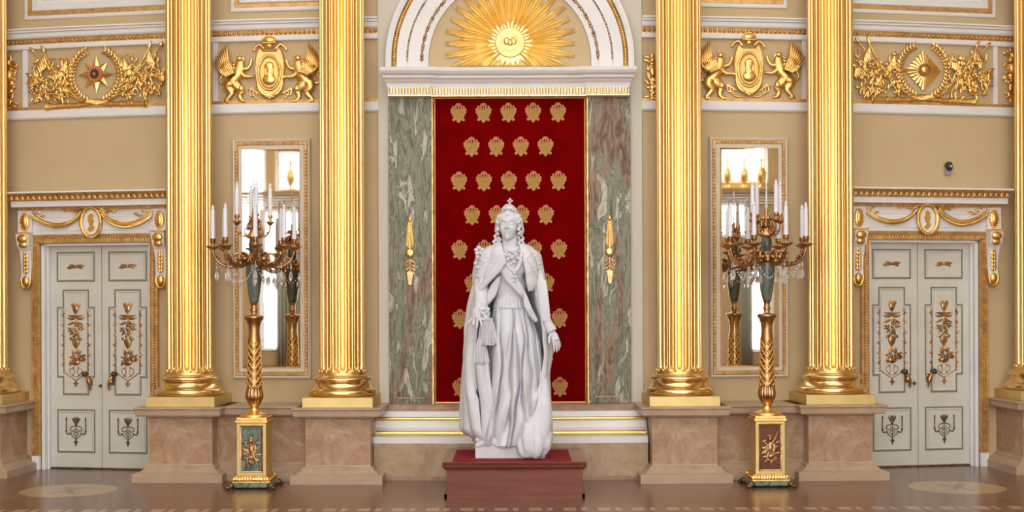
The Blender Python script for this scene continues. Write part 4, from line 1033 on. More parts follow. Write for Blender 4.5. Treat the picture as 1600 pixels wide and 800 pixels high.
# ---------------------------------------------------------------- candelabra
def make_candelabrum():
    fr = Fr(397, 1.3); z = lambda y: fr.lz(y, 397); u = 1/128.6
    t = thing('candelabrum', 'tall bronze candelabrum with candles in front of the left mirror', 'candelabrum', (fr.loc[0], fr.loc[1], 0), fr.a*.3)
    H = z(754)
    # feet and slab
    for sx in (-1, 1):
        for sy in (-1, 1):
            b = MB(); x, y = sx*.235, sy*.2
            b.tube([(x*.75, y*.75, z(752)), (x*.95, y*.95, z(754)), (x*1.03, y*1.03, z(760)), (x*1.08, y*1.1, .03), (x*1.2, y*1.25, .014)], [.03, .038, .03, .022, .014], 8, smooth_path=3)
            b.ell((x*1.16, y*1.18, .024), (.042, .04, .024), 8, 6); b.ell((x*1.02, y*1.02, z(753)), (.05, .05, .04), 8, 6)
            obj('foot', b, M['dark_bronze'], t)
    b = MB(); b.box(-.25, .25, -.215, .215, z(756), z(748)); obj('slab', b, M['malachite'], t, .012)
    b = MB(); b.box(-.225, .225, -.195, .195, z(748), z(745)); 
    for i in range(13):
        x = -.2+.4*i/12
        for sy in (-1, 1): b.leaf((x-.014, z(746)), PI/2-.3, .06, .05, sy*.20 if sy < 0 else .2, .02)
    for i in range(11):
        b.ell((-.225, -.17+.034*i, z(743)), (.016, .016, .02), 6, 4); b.ell((.225, -.17+.034*i, z(743)), (.016, .016, .02), 6, 4); b.ell((-.19+.038*i, -.198, z(743)), (.02, .016, .024), 6, 4)
    b.box(-.20, .20, -.18, .18, z(745), z(738)); obj('leaf_border', b, M['gilt'], t)
    b = MB(); b.box(-.178, .178, -.17, .17, z(738), z(656)); bx = obj('box', b, M['gold_plinth'], t, .005)
    b = MB()
    P_ = [(-.125, z(731)), (.125, z(731)), (.125, z(662)), (-.125, z(662))]
    b.box(-.125, .125, -.16, -.174, z(731), z(662)); obj('stone_panel', b, M['malachite'], bx)
    b = MB(); rn = random.Random(2)
    b.sweep(P_, [(-.004, .17), (-.004, .18), (.01, .184), (.016, .17)])
    for k in range(46):
        a = rn.uniform(0, 2*PI); r = rn.random()**.7
        b.leaf((.07*r*math.cos(a), z(700)+.17*r*math.sin(a)), rn.uniform(0, 2*PI), .07, .028, -.172, .02, rn.uniform(-1, 1))
    b.ell((0, -.175, z(697)), (.04, .02, .075), 10, 8); b.ell((-.005, -.18, z(684)), (.025, .02, .03), 10, 8)
    b.tube([(-.07, -.175, z(688)), (-.02, -.18, z(694)), (.06, -.18, z(682)), (.085, -.175, z(672))], [.01, .014, .012, .008], 6, smooth_path=3)
    b.tube([(-.02, -.175, z(704)), (-.05, -.18, z(714)), (-.03, -.175, z(724))], [.02, .014, .01], 6, smooth_path=3); b.tube([(.02, -.175, z(704)), (.05, -.18, z(712)), (.08, -.175, z(722))], [.02, .014, .01], 6, smooth_path=3)
    obj('relief_figure', b, M['bronze'], bx)
    b = MB(); b.box(-.195, .195, -.185, .185, z(656), z(652)); b.box(-.185, .185, -.175, .175, z(652), z(648)); obj('box_cap', b, M['gilt'], t, .005)
    # stem
    b = MB(); b.lathe([(.17, z(648)), (.172, z(645)), (.13, z(643)), (.09, z(641)), (.065, z(640)), (.05, z(636)), (.05, z(632)), (.075, z(629)), (.08, z(627))], n=32); obj('foot_dome', b, M['gilt'], t)
    b = MB(); b.lathe([(.06, z(628)), (.085, z(625)), (.108, z(619)), (.112, z(613)), (.10, z(607)), (.095, z(604)), (.10, z(602))], n=96, rf=lambda a, zz: 1-.10*abs(math.sin(a*9))); obj('fluted_bulb', b, M['bronze'], t)
    # trellis stem
    za, zb = z(603), z(531); b = MB()
    rs = lambda q: .088*(1-q)+.072*q
    b.lathe([(rs(0)*.92, za), (rs(1)*.92, zb)], n=32); st = obj('stem', b, M['bronze'], t)
    b = MB(); nh = 7
    for k in range(nh):
        for s_ in (-1, 1):
            P_ = []
            for i in range(40):
                q = i/39; a = 2*PI*k/nh+s_*q*2*PI*.9; r = rs(q); P_.append((r*math.cos(a), r*math.sin(a), za+(zb-za)*q))
            b.tube(P_, .0085, 5)
    obj('trellis', b, M['gilt'], st)
    b = MB(); b.lathe([(.078, z(532)), (.08, z(529)), (.072, z(526)), (.068, z(515)), (.072, z(506)), (.09, z(499)), (.115, z(495)), (.118, z(492)), (.11, z(490.5)), (.06, z(490)), (.035, z(488)), (.04, z(484)), (.05, z(481)), (.035, z(478)), (.04, z(472)), (.058, z(469))], n=32); obj('flared_collar', b, M['bronze'], t)
    b = MB(); b.lathe([(.045, z(471)), (.06, z(465)), (.078, z(452)), (.092, z(436)), (.098, z(420)), (.096, z(410)), (.085, z(402))], n=32); obj('vase', b, M['vase_stone'], t)
    b = MB(); b.lathe([(.09, z(412)), (.11, z(409)), (.115, z(404)), (.10, z(399)), (.07, z(397)), (.05, z(393))], n=32)
    for k in range(8):
        a = PI/8+k*PI/4; b.ell((.115*math.cos(a), .115*math.sin(a), z(405)), (.03, .03, .04), 8, 6)
    obj('arm_ring', b, M['bronze'], t)
    b = MB(); b.lathe([(.04, z(395)), (.06, z(388)), (.065, z(380)), (.055, z(372)), (.04, z(369))], n=24); obj('upper_vase', b, M['vase_stone'], t)
    b = MB(); b.lathe([(.05, z(371)), (.085, z(369)), (.09, z(366)), (.06, z(362)), (.045, z(355)), (.06, z(350)), (.03, z(345)), (.035, z(340)), (.02, z(336)), (.025, z(330)), (.012, z(326))], n=24)
    for k in range(6):
        a = k*PI/3+.2; b.ell((.065*math.cos(a), .065*math.sin(a), z(352)), (.025, .025, .045), 8, 6); b.ell((.055*math.cos(a+.5), .055*math.sin(a+.5), z(341)), (.02, .02, .03), 8, 6)
    obj('figure_cluster', b, M['bronze'], t)
    b = MB(); n = 26
    b.lathe([((.013+.006*(i % 2))*(1-i/n*.55), z(327)+(z(272)-z(327))*i/n) for i in range(n+1)], n=10, smooth=False); b.lathe([(.012, z(272)), (.0, z(266))], n=10, cap=False); obj('glass_spire', b, M['crystal'], t)
    # lower arms
    def candle(par, x, y, y0, y1):
        c = MB(); c.lathe([(.0285, z(y0)), (.024, z(y1))], (x, y, 0), 12); o = obj('candle', c, M['candle'], par)
        c = MB(); c.lathe([(.010, z(y1)), (.02, z(y1-2)), (.018, z(y1-4)), (.006, z(y1-7)), (.001, z(y1-8))], (x, y, 0), 10); obj('bulb', c, M['bulb'], o)
    for k in range(8):
        a = math.radians(15+45*k); c_, s_ = math.cos(a), math.sin(a); R0 = .485
        b = MB(); P = [(.10, 403), (.17, 411), (.26, 414), (.36, 412), (.44, 404), (.475, 394), (R0, 387)]
        b.tube([(c_*r, s_*r, z(y)) for r, y in P], [.026, .024, .021, .019, .018, .016, .02], 8, smooth_path=4)
        b.tube([(c_*r, s_*r, z(y)) for r, y in ((.12, 398), (.19, 393), (.25, 398), (.24, 406), (.19, 404))], [.02, .018, .015, .012, .008], 7, smooth_path=4)     # scroll
        for r, y, sc in ((.16, 402, .045), (.23, 409, .035), (.33, 410, .028), (.42, 401, .026)): b.ell((c_*r, s_*r, z(y)), (sc, sc, sc*.8), 7, 5)
        for j in range(7):
            r = .16+.045*j; zz_ = z([409, 413, 414, 414, 412, 408, 401][j])
            for o in (-1, 1):
                p = Vector((c_*r, s_*r, zz_)); b.tube([p, p+Vector((c_*.02-s_*.025*o, s_*.02+c_*.025*o, .02)), p+Vector((c_*.05-s_*.03*o, s_*.05+c_*.03*o, .045))], [.012, .011, .002], 5)
        arm = obj('arm', b, M['bronze'], t)
        b = MB(); b.lathe([(.008, z(389)), (.05, z(386)), (.088, z(383)), (.086, z(382)), (.03, z(382)), (.018, z(380)), (.018, z(378)), (.036, z(376.5)), (.032, z(373)), (.038, z(370.5))], (c_*R0, s_*R0, 0), 16, rf=lambda q, zz_: 1+.06*math.cos(8*q)); obj('drip_pan', b, M['bronze'], arm)
        candle(t, c_*R0, s_*R0, 373, 326)
        for r, y, L_ in ((.44, 405, 22), (.24, 415, 20)):
            b = MB(); x, y_ = c_*r, s_*r
            for i in range(5): b.ell((x, y_, z(y+2+2.4*i)), (.008, .008, .009), 6, 4)
            b.lathe([(.0, z(y+L_+11)), (.026, z(y+L_+4)), (.018, z(y+L_-3)), (.0, z(y+L_-7))], (x, y_, 0), 6, smooth=False, cap=False)
            obj('crystal_drop', b, M['crystal'], arm)
        # swag of glass beads to the next arm
        b = MB(); a2 = a+PI/4
        for i in range(15):
            q = i/14; px_ = (1-q)*c_*.44+q*math.cos(a2)*.44; py_ = (1-q)*s_*.44+q*math.sin(a2)*.44
            b.ell((px_*(1-.25*math.sin(PI*q)), py_*(1-.25*math.sin(PI*q)), z(409+26*math.sin(PI*q))), (.0085, .0085, .011), 6, 4)
        obj('crystal_swag', b, M['crystal'], t)['kind'] = 'stuff'
    for k in range(4):
        a = math.radians(22+90*k); c_, s_ = math.cos(a), math.sin(a); R0 = .20
        b = MB(); b.tube([(c_*r, s_*r, z(y)) for r, y in ((.05, 362), (.10, 366), (.15, 365), (.19, 358), (R0, 347))], [.018, .015, .013, .012, .014], 7, smooth_path=4)
        for r, y in ((.10, 364), (.17, 361)): b.ell((c_*r, s_*r, z(y)), .02, 7, 5)
        b.tube([(c_*r, s_*r, z(y)) for r, y in ((.09, 366), (.12, 358), (.08, 354), (.07, 360))], [.01, .01, .008, .005], 6, smooth_path=3)
        arm = obj('upper_arm', b, M['bronze'], t)
        b = MB(); b.lathe([(.01, z(350)), (.035, z(347)), (.05, z(344)), (.048, z(343)), (.02, z(342)), (.018, z(339)), (.034, z(336)), (.03, z(333))], (c_*R0, s_*R0, 0), 14); obj('drip_pan', b, M['bronze'], arm)
        candle(t, c_*R0, s_*R0, 335, 290)
    return t
c0 = make_candelabrum()
f_ = Fr(1198, 1.3); dup(c0, (f_.loc[0], f_.loc[1], 0), f_.a*.3, 'tall bronze candelabrum with candles in front of the right mirror')
c0['group'] = c0['group'] if 'group' in c0 else 'standing candelabra'; 
for o in bpy.data.objects:
    if o.name.startswith('candelabrum') and o.parent is None: o['group'] = 'standing candelabra'

for o in list(bpy.data.objects):        # the right candelabrum's box carries a red brown panel
    if o.name.startswith('stone_panel') and o.parent and o.parent.parent and o.parent.parent.location.x > 0:
        o.data = o.data.copy(); o.data.materials[0] = stone('red_brown_stone', [(.3, (.10, .035, .015)), (.6, (.17, .06, .025)), (.75, (.28, .24, .18))], 3, 1.5)
# ---------------------------------------------------------------- plinth, carpet, statue
ZP = Zp(722, 800, 2.2); 
fp = Fr(803, 2.2)
t = thing('statue_plinth', 'low red brown granite plinth under the white statue', 'plinth', (fp.loc[0], fp.loc[1]+.72, 0), 0)
b = MB(); k = 1/138
hw = 113*k
b.box(-hw+.045, hw-.045, -.68, .72, 0, ZP-.07); obj('body', b, M['granite'], t, .004)
b = MB(); P_ = [(hw-.03, ZP-.095), (hw-.02, ZP-.075), (hw, ZP-.06), (hw+.005, ZP-.035), (hw-.01, ZP-.03), (hw, ZP-.02), (hw+.005, ZP)]
rows = [[(-h, .72, z_), (-h, -.72-(h-hw), z_), (h, -.72-(h-hw), z_), (h, .72, z_)] for h, z_ in P_]
b.grid(rows, closed_u=True, smooth=False); b.add(rows[-1], [(0, 1, 2, 3)]); b.add(rows[0], [(3, 2, 1, 0)]); obj('moulded_top', b, M['granite'], t)
b = MB(); b.box(-hw+.02, hw-.02, -.70, -.675, 0, .05); b.box(-hw+.02, -hw+.05, -.7, .72, 0, .05); b.box(hw-.05, hw-.02, -.7, .72, 0, .05); obj('foot_strip', b, M['granite'], t)
M['carpet'] = mottle(mat('carpet', (.25, .006, .012), .95), (.30, .006, .02), (.22, .004, .012), 60, 3, bump=.4, bscale=400)[0]
b = MB(); xc = Xp(799.5, 2.08); b.box(xc-.68, xc+.68, -2.10, -1.0, ZP, ZP+.012); b2 = obj('carpet', b, M['carpet'], None, .003); tag(b2, 'crimson carpet piece on the plinth under the statue', 'carpet')

ZS = ZP+.012
SU = 1/132.5
st = thing('statue', 'white marble statue of a crowned woman in long robes, before the crimson wall panel', 'statue', (Xp(798, 1.6), -1.6, ZS), 0)
q_ = lambda px, py: ((px-798)*SU, (717-py)*SU)
zy = lambda py: (717-py)*SU
xx = lambda px: (px-798)*SU
def interp(T, y):
    ys = [r[0] for r in T]; return [float(np.interp(y, ys, [r[k] for r in T])) for k in range(1, len(T[0]))]
MS = M['statue']
# base block
b = MB(); b.box(xx(743), xx(850), -.36, .36, 0, zy(694)); obj('base_block', b, MS, st, .01)
def nz(x, y, z, s): return noise.noise(Vector((x*s, y*s, z*s)))
def lobes(px, B, A):
    """cusped round folds between boundary positions"""
    for i in range(len(A)):
        if B[i] <= px <= B[i+1]:
            t = 2*(px-B[i])/(B[i+1]-B[i])-1; return A[i]*math.sqrt(max(0, 1-t*t))**.9
    return 0
# gown
GT = [(486, 770, 824, .19), (500, 767, 832, .22), (540, 764, 845, .26), (600, 760, 851, .30), (650, 752, 855, .34), (675, 746, 857, .36), (697, 744, 856, .37)]
GB = [(486, 768, 775, 783, 799, 804, 813, 818, 827, 838), (530, 760, 769, 781, 802, 807, 817, 824, 837, 850), (590, 752, 765, 784, 799, 810, 815, 830, 839, 853), (645, 744, 766, 777, 796, 805, 818, 825, 843, 858), (697, 736, 752, 768, 793, 799, 821, 830, 848, 864)]
GA = [.08, .13, .08, .15, .07, .085, .08, .08]
rows = []; NU = 520
for j in range(110):
    y = 486+(697-486)*j/109; l, r, bd = interp(GT, y); B = interp(GB, y); g = min(1, .25+(y-486)/90)
    cx, a = (l+r)/2, (r-l)/2; row = []
    B = [v+1.8*math.sin(y*.04+i*2.3)+.8*math.sin(y*.11+i) for i, v in enumerate(B)]; GW = [.5+.5*math.sin(y*.028+i*2.1) for i in range(len(B))]
    for i in range(NU):
        ph = 2*PI*i/NU; px = cx+a*math.cos(ph); dep = bd*math.sin(ph); x = xx(px)
        f = 0
        if math.sin(ph) > 0: f = lobes(px, B, GA)*g*min(1, math.sin(ph)*2)
        else: f = .03*abs(math.sin(ph*9))*g
        # big diagonal pulls towards the feet
        low = max(0, (y-610)/80)
        f += low*.035*math.sin((px-780)*.16+(y-640)*.11) if math.sin(ph) > 0 else 0
        f += .010*nz(x, dep, zy(y), 6)
        if math.sin(ph) > 0: f -= sum(.034*GW[q__+1]*g*math.exp(-((px-v)/1.2)**2) for q__, v in enumerate(B[1:-1]))*min(1, math.sin(ph)*1.5)
        for (a0_, b0_, a1_, b1_, am_) in ((782, 590, 762, 680, .05), (800, 610, 782, 690, .045), (812, 560, 826, 660, .035), (845, 600, 822, 676, .05), (795, 520, 786, 570, .03), (830, 540, 838, 610, .03)):
            tt_ = max(0, min(1, (y-b0_)/(b1_-b0_))); gx_ = a0_+(a1_-a0_)*tt_
            if math.sin(ph) > 0: f += am_*math.exp(-((px-gx_)/2.6)**2)*math.sin(PI*min(1, max(0, (y-b0_+8)/(b1_-b0_+16))))
        # left knee pressing forward
        f += .06*math.exp(-((px-784)/11)**2-((y-560)/50)**2) if math.sin(ph) > 0 else 0
        row.append((x, -(dep+f), zy(y)))
    rows.append(row)
b = MB(); b.grid(rows, closed_u=True, flip=True)
rows = [rows[-1], [(x*.8, y*.8, zy(700)) for x, y, z in rows[-1]]]; b.grid(rows, closed_u=True, flip=True)
gown = obj('gown', b, MS, st)
# pleated waistband and belt
b = MB(); rows = []
for j, (y, hw_, bd) in enumerate(((462, 24, .155), (464, 24.5, .165), (466, 24.5, .165), (467.5, 23.5, .16), (470, 24, .165), (478, 26, .19), (486, 28, .225), (488, 28, .225), (489, 26.5, .20))):
    row = []
    for i in range(240):
        ph = 2*PI*i/240; pl = (.012*abs(math.sin(ph*15)) if j > 3 else 0)
        row.append((xx(797)+hw_*SU*math.cos(ph), -(bd+pl)*math.sin(ph), zy(y)))
    rows.append(row)
b.grid(rows, closed_u=True, flip=True); obj('waistband', b, MS, gown)
# swagged end of the overskirt, two tiers hanging from the hand
for (x0, x1, y0, y1, dd, nf) in ((748, 775, 502, 543, .39, 5), (742, 762, 534, 571, .375, 4)):
    b = MB(); rows = []
    for j in range(12):
        v = j/11; row = []
        for i in range(60):
            w = i/59; px = x0+(x1-x0)*(.5+(w-.5)*(.55+.45*v)); py = y0+(y1-y0)*v+ (1.2*math.sin(w*nf*2*PI) if v > .9 else 0)
            row.append((xx(px), -(dd+.016*math.sin(w*nf*2*PI)*(.4+v)-.05*(w-.5)**2*4), zy(py)))
        rows.append(row)
    b.grid(rows, flip=True); o = obj('overskirt_fold', b, MS, gown); s_ = o.modifiers.new('s', 'SOLIDIFY'); s_.thickness = .03; s_.offset = -1
b = MB(); b.tube([(xx(750), -.30, zy(545)), (xx(752), -.31, zy(590)), (xx(760), -.30, zy(640)), (xx(756), -.30, zy(690))], [.05, .055, .07, .06], 12, smooth_path=6)
b.tube([(xx(757), -.29, zy(545)), (xx(762), -.31, zy(600)), (xx(768), -.32, zy(650)), (xx(762), -.33, zy(692))], [.035, .04, .05, .05], 12, smooth_path=6); obj('side_fold', b, MS, gown)
# mantle
MT = [(408, 753, 837, .19), (425, 748, 842, .24), (440, 742, 842, .27), (460, 736.5, 848, .29), (480, 734, 851, .31), (500, 732, 854, .32), (520, 729.5, 858, .33), (560, 727, 858, .35), (600, 725, 855, .37), (640, 723, 856, .39), (675, 723, 857, .41), (682, 729, 858, .42), (689, 741, 858, .43), (700, 743, 858, .42)]
ME = [(408, 768, 824), (425, 760, 832), (460, 752, 836), (480, 745, 842), (520, 744, 846), (560, 742, 848), (600, 742, 842), (640, 748, 834), (670, 752, 822), (700, 762, 816)]
rows = []
for j in range(110):
    y = 408+(696-408)*j/109; l, r, bd = interp(MT, y); xl, xr = interp(ME, y); cx, a = (l+r)/2, (r-l)/2
    pL = math.acos(max(-1, min(1, (xl-cx)/a))); pR = 2*PI+math.acos(max(-1, min(1, (xr-cx)/a))); row = []; g = min(1, .1+(y-408)/130)
    for i in range(260):
        w = i/259; ph = pL+(pR-pL)*w
        f = g*(.07*abs(math.sin(w*13*PI+.5*math.sin(y*.02)))**.8+.015*math.sin(w*40+y*.02))
        f += .012*nz(w*5, y*.02, 0, 2)
        row.append((xx(cx)+(a*SU-.02+f*.6)*math.cos(ph), -(bd+f)*math.sin(ph)-.0, zy(y)))
    rows.append(row)
b = MB(); b.grid(rows); o = obj('mantle', b, MS, st); s_ = o.modifiers.new('s', 'SOLIDIFY'); s_.thickness = .03; s_.offset = 0
# train tumbling over the base at the right foot
b = MB()
for P, R in (([(846, 585, .16), (850, 630, .26), (848, 665, .34), (842, 697, .40)], [.05, .075, .10, .08]), ([(838, 620, .24), (836, 655, .34), (838, 685, .42), (846, 702, .42)], [.04, .065, .085, .07]),
             ([(826, 655, .34), (822, 680, .42), (824, 700, .45), (822, 714, .44)], [.04, .06, .07, .03]), ([(830, 668, .38), (838, 690, .46), (836, 706, .47), (832, 715, .45)], [.03, .07, .07, .03]),
             ([(852, 650, .28), (853, 680, .36), (849, 700, .40), (843, 713, .40)], [.04, .06, .07, .03]),
             ([(816, 676, .36), (811, 692, .40), (814, 706, .44), (820, 714, .44)], [.03, .035, .04, .02])):
    b.tube([(xx(p), -d, max(zy(y), .02)) for p, y, d in P], R, 12, smooth_path=6)
for P in ([(744, 690), (760, 684), (780, 694), (800, 690), (815, 696)], [(744, 698), (765, 692), (785, 700), (805, 695)]): b.tube([(xx(p), -.34, zy(y)) for p, y in P], .035, 10, smooth_path=6)
TR = b
# body: torso, arms, hands, head as one surface
def cap_tube(b, P, R, n=14): 
    b.tube(P, R, n, smooth_path=5)
    for p, r in ((P[0], R[0]), (P[-1], R[-1])): b.ell(p, (r, r, r), n, 8)
b = MB()
b.ell((xx(797), -.02, zy(452)), (.20, .15, .24), 24, 16); b.ell((xx(797), .0, zy(415)), (.26, .17, .22), 24, 16)
for s_ in (-1, 1): b.ell((xx(798)+s_*.095, -.12, zy(424)), (.10, .09, .10), 20, 12)
b.ell((xx(796), .02, zy(398)), (.27, .12, .10), 24, 12)
cap_tube(b, [(xx(797.5), .03, zy(402)), (xx(798), .0, zy(390)), (xx(797), -.01, zy(375))], [.125, .10, .095], 20)
cap_tube(b, [(xx(756), .0, zy(408)), (xx(750), .0, zy(440)), (xx(751), -.10, zy(468)), (xx(748), -.33, zy(487))], [.10, .095, .075, .045])
cap_tube(b, [(xx(834), .0, zy(410)), (xx(841), -.02, zy(445)), (xx(847), -.10, zy(485)), (xx(856), -.20, zy(517)), (xx(861), -.22, zy(524))], [.10, .09, .075, .045, .035])
# hands
def hand(b, w, d, side, L, curls, spread, thumb):
    """w wrist, d pointing direction, side = thumb-side direction"""
    w = Vector(w); d = Vector(d).normalized(); s = Vector(side); s = (s-d*s.dot(d)).normalized(); n = d.cross(s)
    b.tube([w, w+d*L*.22, w+d*L*.45], [L*.15, L*.20, L*.19], 12, .55, smooth_path=3)
    for k in range(4): b.ell(w+d*L*.44+s*(1.5-k)*L*.115, (L*.07,)*3, 8, 6)
    for k in range(4):
        f = [.46, .52, .48, .38][k]*L; p = w+d*L*.45+s*(1.5-k)*L*.115; v = (d+s*(1.5-k)*spread).normalized(); pts = [p-v*L*.1, p]; c = curls[k]; r = L*.052
        for q in (.42, .32, .26):
            v = (v+n*c).normalized(); pts.append(pts[-1]+v*f*q)
        b.tube(pts, [r, r*1.05, r, r*.9, r*.7], 8, smooth_path=3); b.ell(pts[-1], (r*.72,)*3, 8, 6)
    p = w+s*L*.12+d*L*.12; v = (d*.6+s).normalized(); pts = [p, p+v*L*.2]; v = (v+d*.5+n*thumb).normalized(); pts.append(pts[-1]+v*L*.16); pts.append(pts[-1]+(v+d*.4).normalized()*L*.13)
    b.tube(pts, [L*.08, L*.065, L*.055, L*.045], 8, smooth_path=3); b.ell(pts[-1], (L*.045,)*3, 8, 6)
hand(b, (xx(861), -.22, zy(524)), (.45, -.15, -1), (-.6, -.6, -.2), .25, (.12, .16, .2, .26), .16, -.1)
hand(b, (xx(747), -.35, zy(487)), (-.12, -.12, -1), (1, -.2, 0), .26, (.25, .22, .2, .2), .32, .2)
# head
def head_grid():
    C = np.array([0, 0, -.02]); nu, nv = 200, 150
    th = np.linspace(.02, PI-.02, nv)[:, None]; ph = np.linspace(0, 2*PI, nu, endpoint=False)[None, :]
    D = np.stack([np.sin(th)*np.cos(ph), np.sin(th)*np.sin(ph), np.cos(th)*np.ones_like(ph)], -1).reshape(-1, 3)
    def ellp(p, c, r):
        q = (p-np.array(c))/np.array(r); k0 = np.linalg.norm(q, axis=1); k1 = np.linalg.norm(q/np.array(r), axis=1)+1e-9; return k0*(k0-1)/k1
    def capp(p, a, b_, r0, r1):
        a = np.array(a); b_ = np.array(b_); ba = b_-a; pa = p-a; h = np.clip(pa@ba/(ba@ba), 0, 1); return np.linalg.norm(pa-h[:, None]*ba, axis=1)-(r0+(r1-r0)*h)
    def su(a, b_, k): h = np.clip(.5+.5*(b_-a)/k, 0, 1); return b_*(1-h)+a*h-k*h*(1-h)
    def ss(a, b_, k): return -su(-a, b_, k)          # subtract b from a
    def sdf(p):
        d = ellp(p, (0, .03, .045), (.122, .150, .140))
        d = su(d, ellp(p, (0, -.028, -.050), (.094, .108, .135)), .03)
        d = su(d, ellp(p, (0, -.085, -.160), (.034, .034, .030)), .03)
        d = su(d, ellp(p, (0, -.005, -.148), (.056, .07, .035)), .035)
        q = p*np.array([1, 1, 1]); q[:, 0] = np.abs(q[:, 0])
        d = su(d, ellp(q, (.052, -.078, -.055), (.038, .038, .045)), .03)
        d = ss(d, ellp(q, (.046, -.138, .000), (.031, .040, .021)), .010)
        d = su(d, capp(q, (.016, -.124, .036), (.050, -.119, .044), .008, .007), .012)
        d = su(d, capp(q, (.050, -.117, .044), (.080, -.090, .030), .007, .004), .012)
        d = su(d, ellp(q, (.045, -.100, .000), (.027, .022, .017)), .006)
        d = su(d, capp(q, (.022, -.117, .010), (.068, -.098, .006), .0045, .004), .004)
        d = su(d, capp(q, (.022, -.114, -.012), (.066, -.098, -.010), .0035, .003), .004)
        d = su(d, capp(p, (0, -.122, .035), (0, -.158, -.048), .008, .0135), .010)
        d = su(d, ellp(q, (.015, -.138, -.054), (.013, .014, .011)), .008)
        d = ss(d, ellp(q, (.009, -.150, -.066), (.006, .010, .005)), .004)
        d = su(d, capp(q, (.0, -.138, -.091), (.029, -.124, -.096), .0095, .004), .005)
        d = su(d, capp(q, (.0, -.135, -.109), (.022, -.122, -.104), .0105, .005), .005)
        d = ss(d, capp(q, (.0, -.150, -.100), (.033, -.131, -.098), .0045, .003), .003)
        d = ss(d, ellp(p, (0, -.150, -.124), (.03, .022, .008)), .008)
        d = su(d, capp(p, (0, -.118, -.132), (0, -.112, -.16), .018, .024), .02)
        return d
    t = np.full(len(D), .30); 
    lo = np.full(len(D), .03); hi = np.full(len(D), .30)
    # outermost crossing by inward stepping
    t = hi.copy(); done = np.zeros(len(D), bool)
    for _ in range(160):
        d = sdf(C+D*t[:, None]); t = np.where(done, t, t-np.maximum(d, 0)*.6); done = done | (d < 4e-4)
    return (C+D*t[:, None]).reshape(nv, nu, 3)
G = head_grid()
HM = Matrix.Translation((xx(795.5), -.05, zy(357.5))) @ Matrix.Rotation(math.radians(-9), 4, 'Z') @ Matrix.Rotation(math.radians(-3), 4, 'X')
hb = MB(); hb.grid([[tuple(HM @ Vector(p)) for p in r] for r in G.tolist()], closed_u=True, flip=True)
n_ = len(hb.v); hb.add([hb.v[i] for i in range(200)], [tuple(range(200))]); hb.add([hb.v[n_-200+i] for i in range(200)], [tuple(range(200))[::-1]])
b.join(hb)
def remesh(name, mb, m, parent, vox, smooth=0):
    o = obj(name, mb, m, parent); r = o.modifiers.new('r', 'REMESH'); r.mode = 'VOXEL'; r.voxel_size = vox; r.use_smooth_shade = True
    if smooth: s = o.modifiers.new('s', 'CORRECTIVE_SMOOTH' if False else 'SMOOTH'); s.factor = .5; s.iterations = smooth
    bpy.context.view_layer.update(); ev = o.evaluated_get(bpy.context.evaluated_depsgraph_get())
    me = bpy.data.meshes.new_from_object(ev); o.modifiers.clear(); o.data = me
    me.polygons.foreach_set('use_smooth', [True]*len(me.polygons)); return o
remesh('body', b, MS, st, .0045, 1)
remesh('train', TR, MS, st, .012, 4)
# ears under the hair, hair mass, curls
def hq(x, y, z): return HM @ Vector((x, y, z))
b = MB()
for k in range(26):       # combed locks from the brow over the crown
    a = -1.45+2.9*k/25; s_ = math.sin(a)
    P = [hq(.100*s_, -.118+.075*abs(s_), .095-.055*abs(s_)**2), hq(.118*s_, -.075+.04*abs(s_), .145-.06*abs(s_)), hq(.122*s_, .02, .165-.06*abs(s_)), hq(.115*s_, .12, .12-.04*abs(s_))]
    b.tube(P, [.008, .018, .024, .024], 8, smooth_path=4)
b.ell(hq(0, .04, .04), (.122, .145, .145), 24, 16)
for s_ in (-1, 1):
    for k in range(9):
        b.ell(hq(s_*(.128+.008*math.sin(k*2)), -.035+.02*math.cos(k*1.7)+.02*(k % 2), .06-.021*k), (.024, .03, .02), 8, 6)
    for (p0, p1, p2, p3) in ([((779, 377), (777, 388), (781, 398), (786, 408)), ((776, 372), (773, 384), (774, 394), (777, 402)), ((781, 380), (783, 392), (789, 402), (793, 410))] if s_ < 0 else [((815, 370), (817, 382), (817, 393), (814, 400)), ((811, 374), (812, 386), (811, 396), (813, 402))]):
        P, _ = catmull([Vector((xx(p[0]), -.05-.035*i, zy(p[1]))) for i, p in enumerate((p0, p1, p2, p3))], [1]*4, 8)
        for i, p in enumerate(P):
            a = i*1.1; b.ell(p+Vector((.010*math.cos(a), .010*math.sin(a), 0)), (.020, .020, .011), 10, 6, Matrix.Rotation(.6, 3, 'Y'))
obj('hair', b, MS, st)
# crown and laurel
b = MB()
rows = []
for j in range(6):
    row = []
    for i in range(41):
        a = -1.5+3*i/40; h = .02+.095*max(0, math.cos(a*1.05))**1.15; R_ = .122-.012*(j/5)
        row.append(tuple(hq(R_*math.sin(a), .02-.105*math.cos(a)+.05*j/5, .118-.06*(abs(a)/1.5)**2+h*j/5)))
    rows.append(row)
b.grid(rows); 
b2_ = MB(); b2_.join(b); o = obj('crown', b2_, MS, st); s_ = o.modifiers.new('s', 'SOLIDIFY'); s_.thickness = .014
b = MB()
for i in range(31):
    a = -1.5+3*i/30; h = .02+.095*max(0, math.cos(a*1.05))**1.15; zb_ = .118-.06*(abs(a)/1.5)**2
    b.ell(hq(.112*math.sin(a), .07-.105*math.cos(a), zb_+h), (.011, .011, .011), 8, 6)
    b.ell(hq(.12*math.sin(a), .015-.105*math.cos(a), zb_), (.009, .009, .009), 6, 5)
    if i % 3 == 0 and abs(a) < 1.3:
        for dz, ang in ((.03, .5), (.05, -.5)): b.ell(hq(.115*math.sin(a), .035-.11*math.cos(a), zb_+h*.45), (.012, .008, .02), 8, 6)
cx_, cz_ = xx(797.5), zy(320.5)
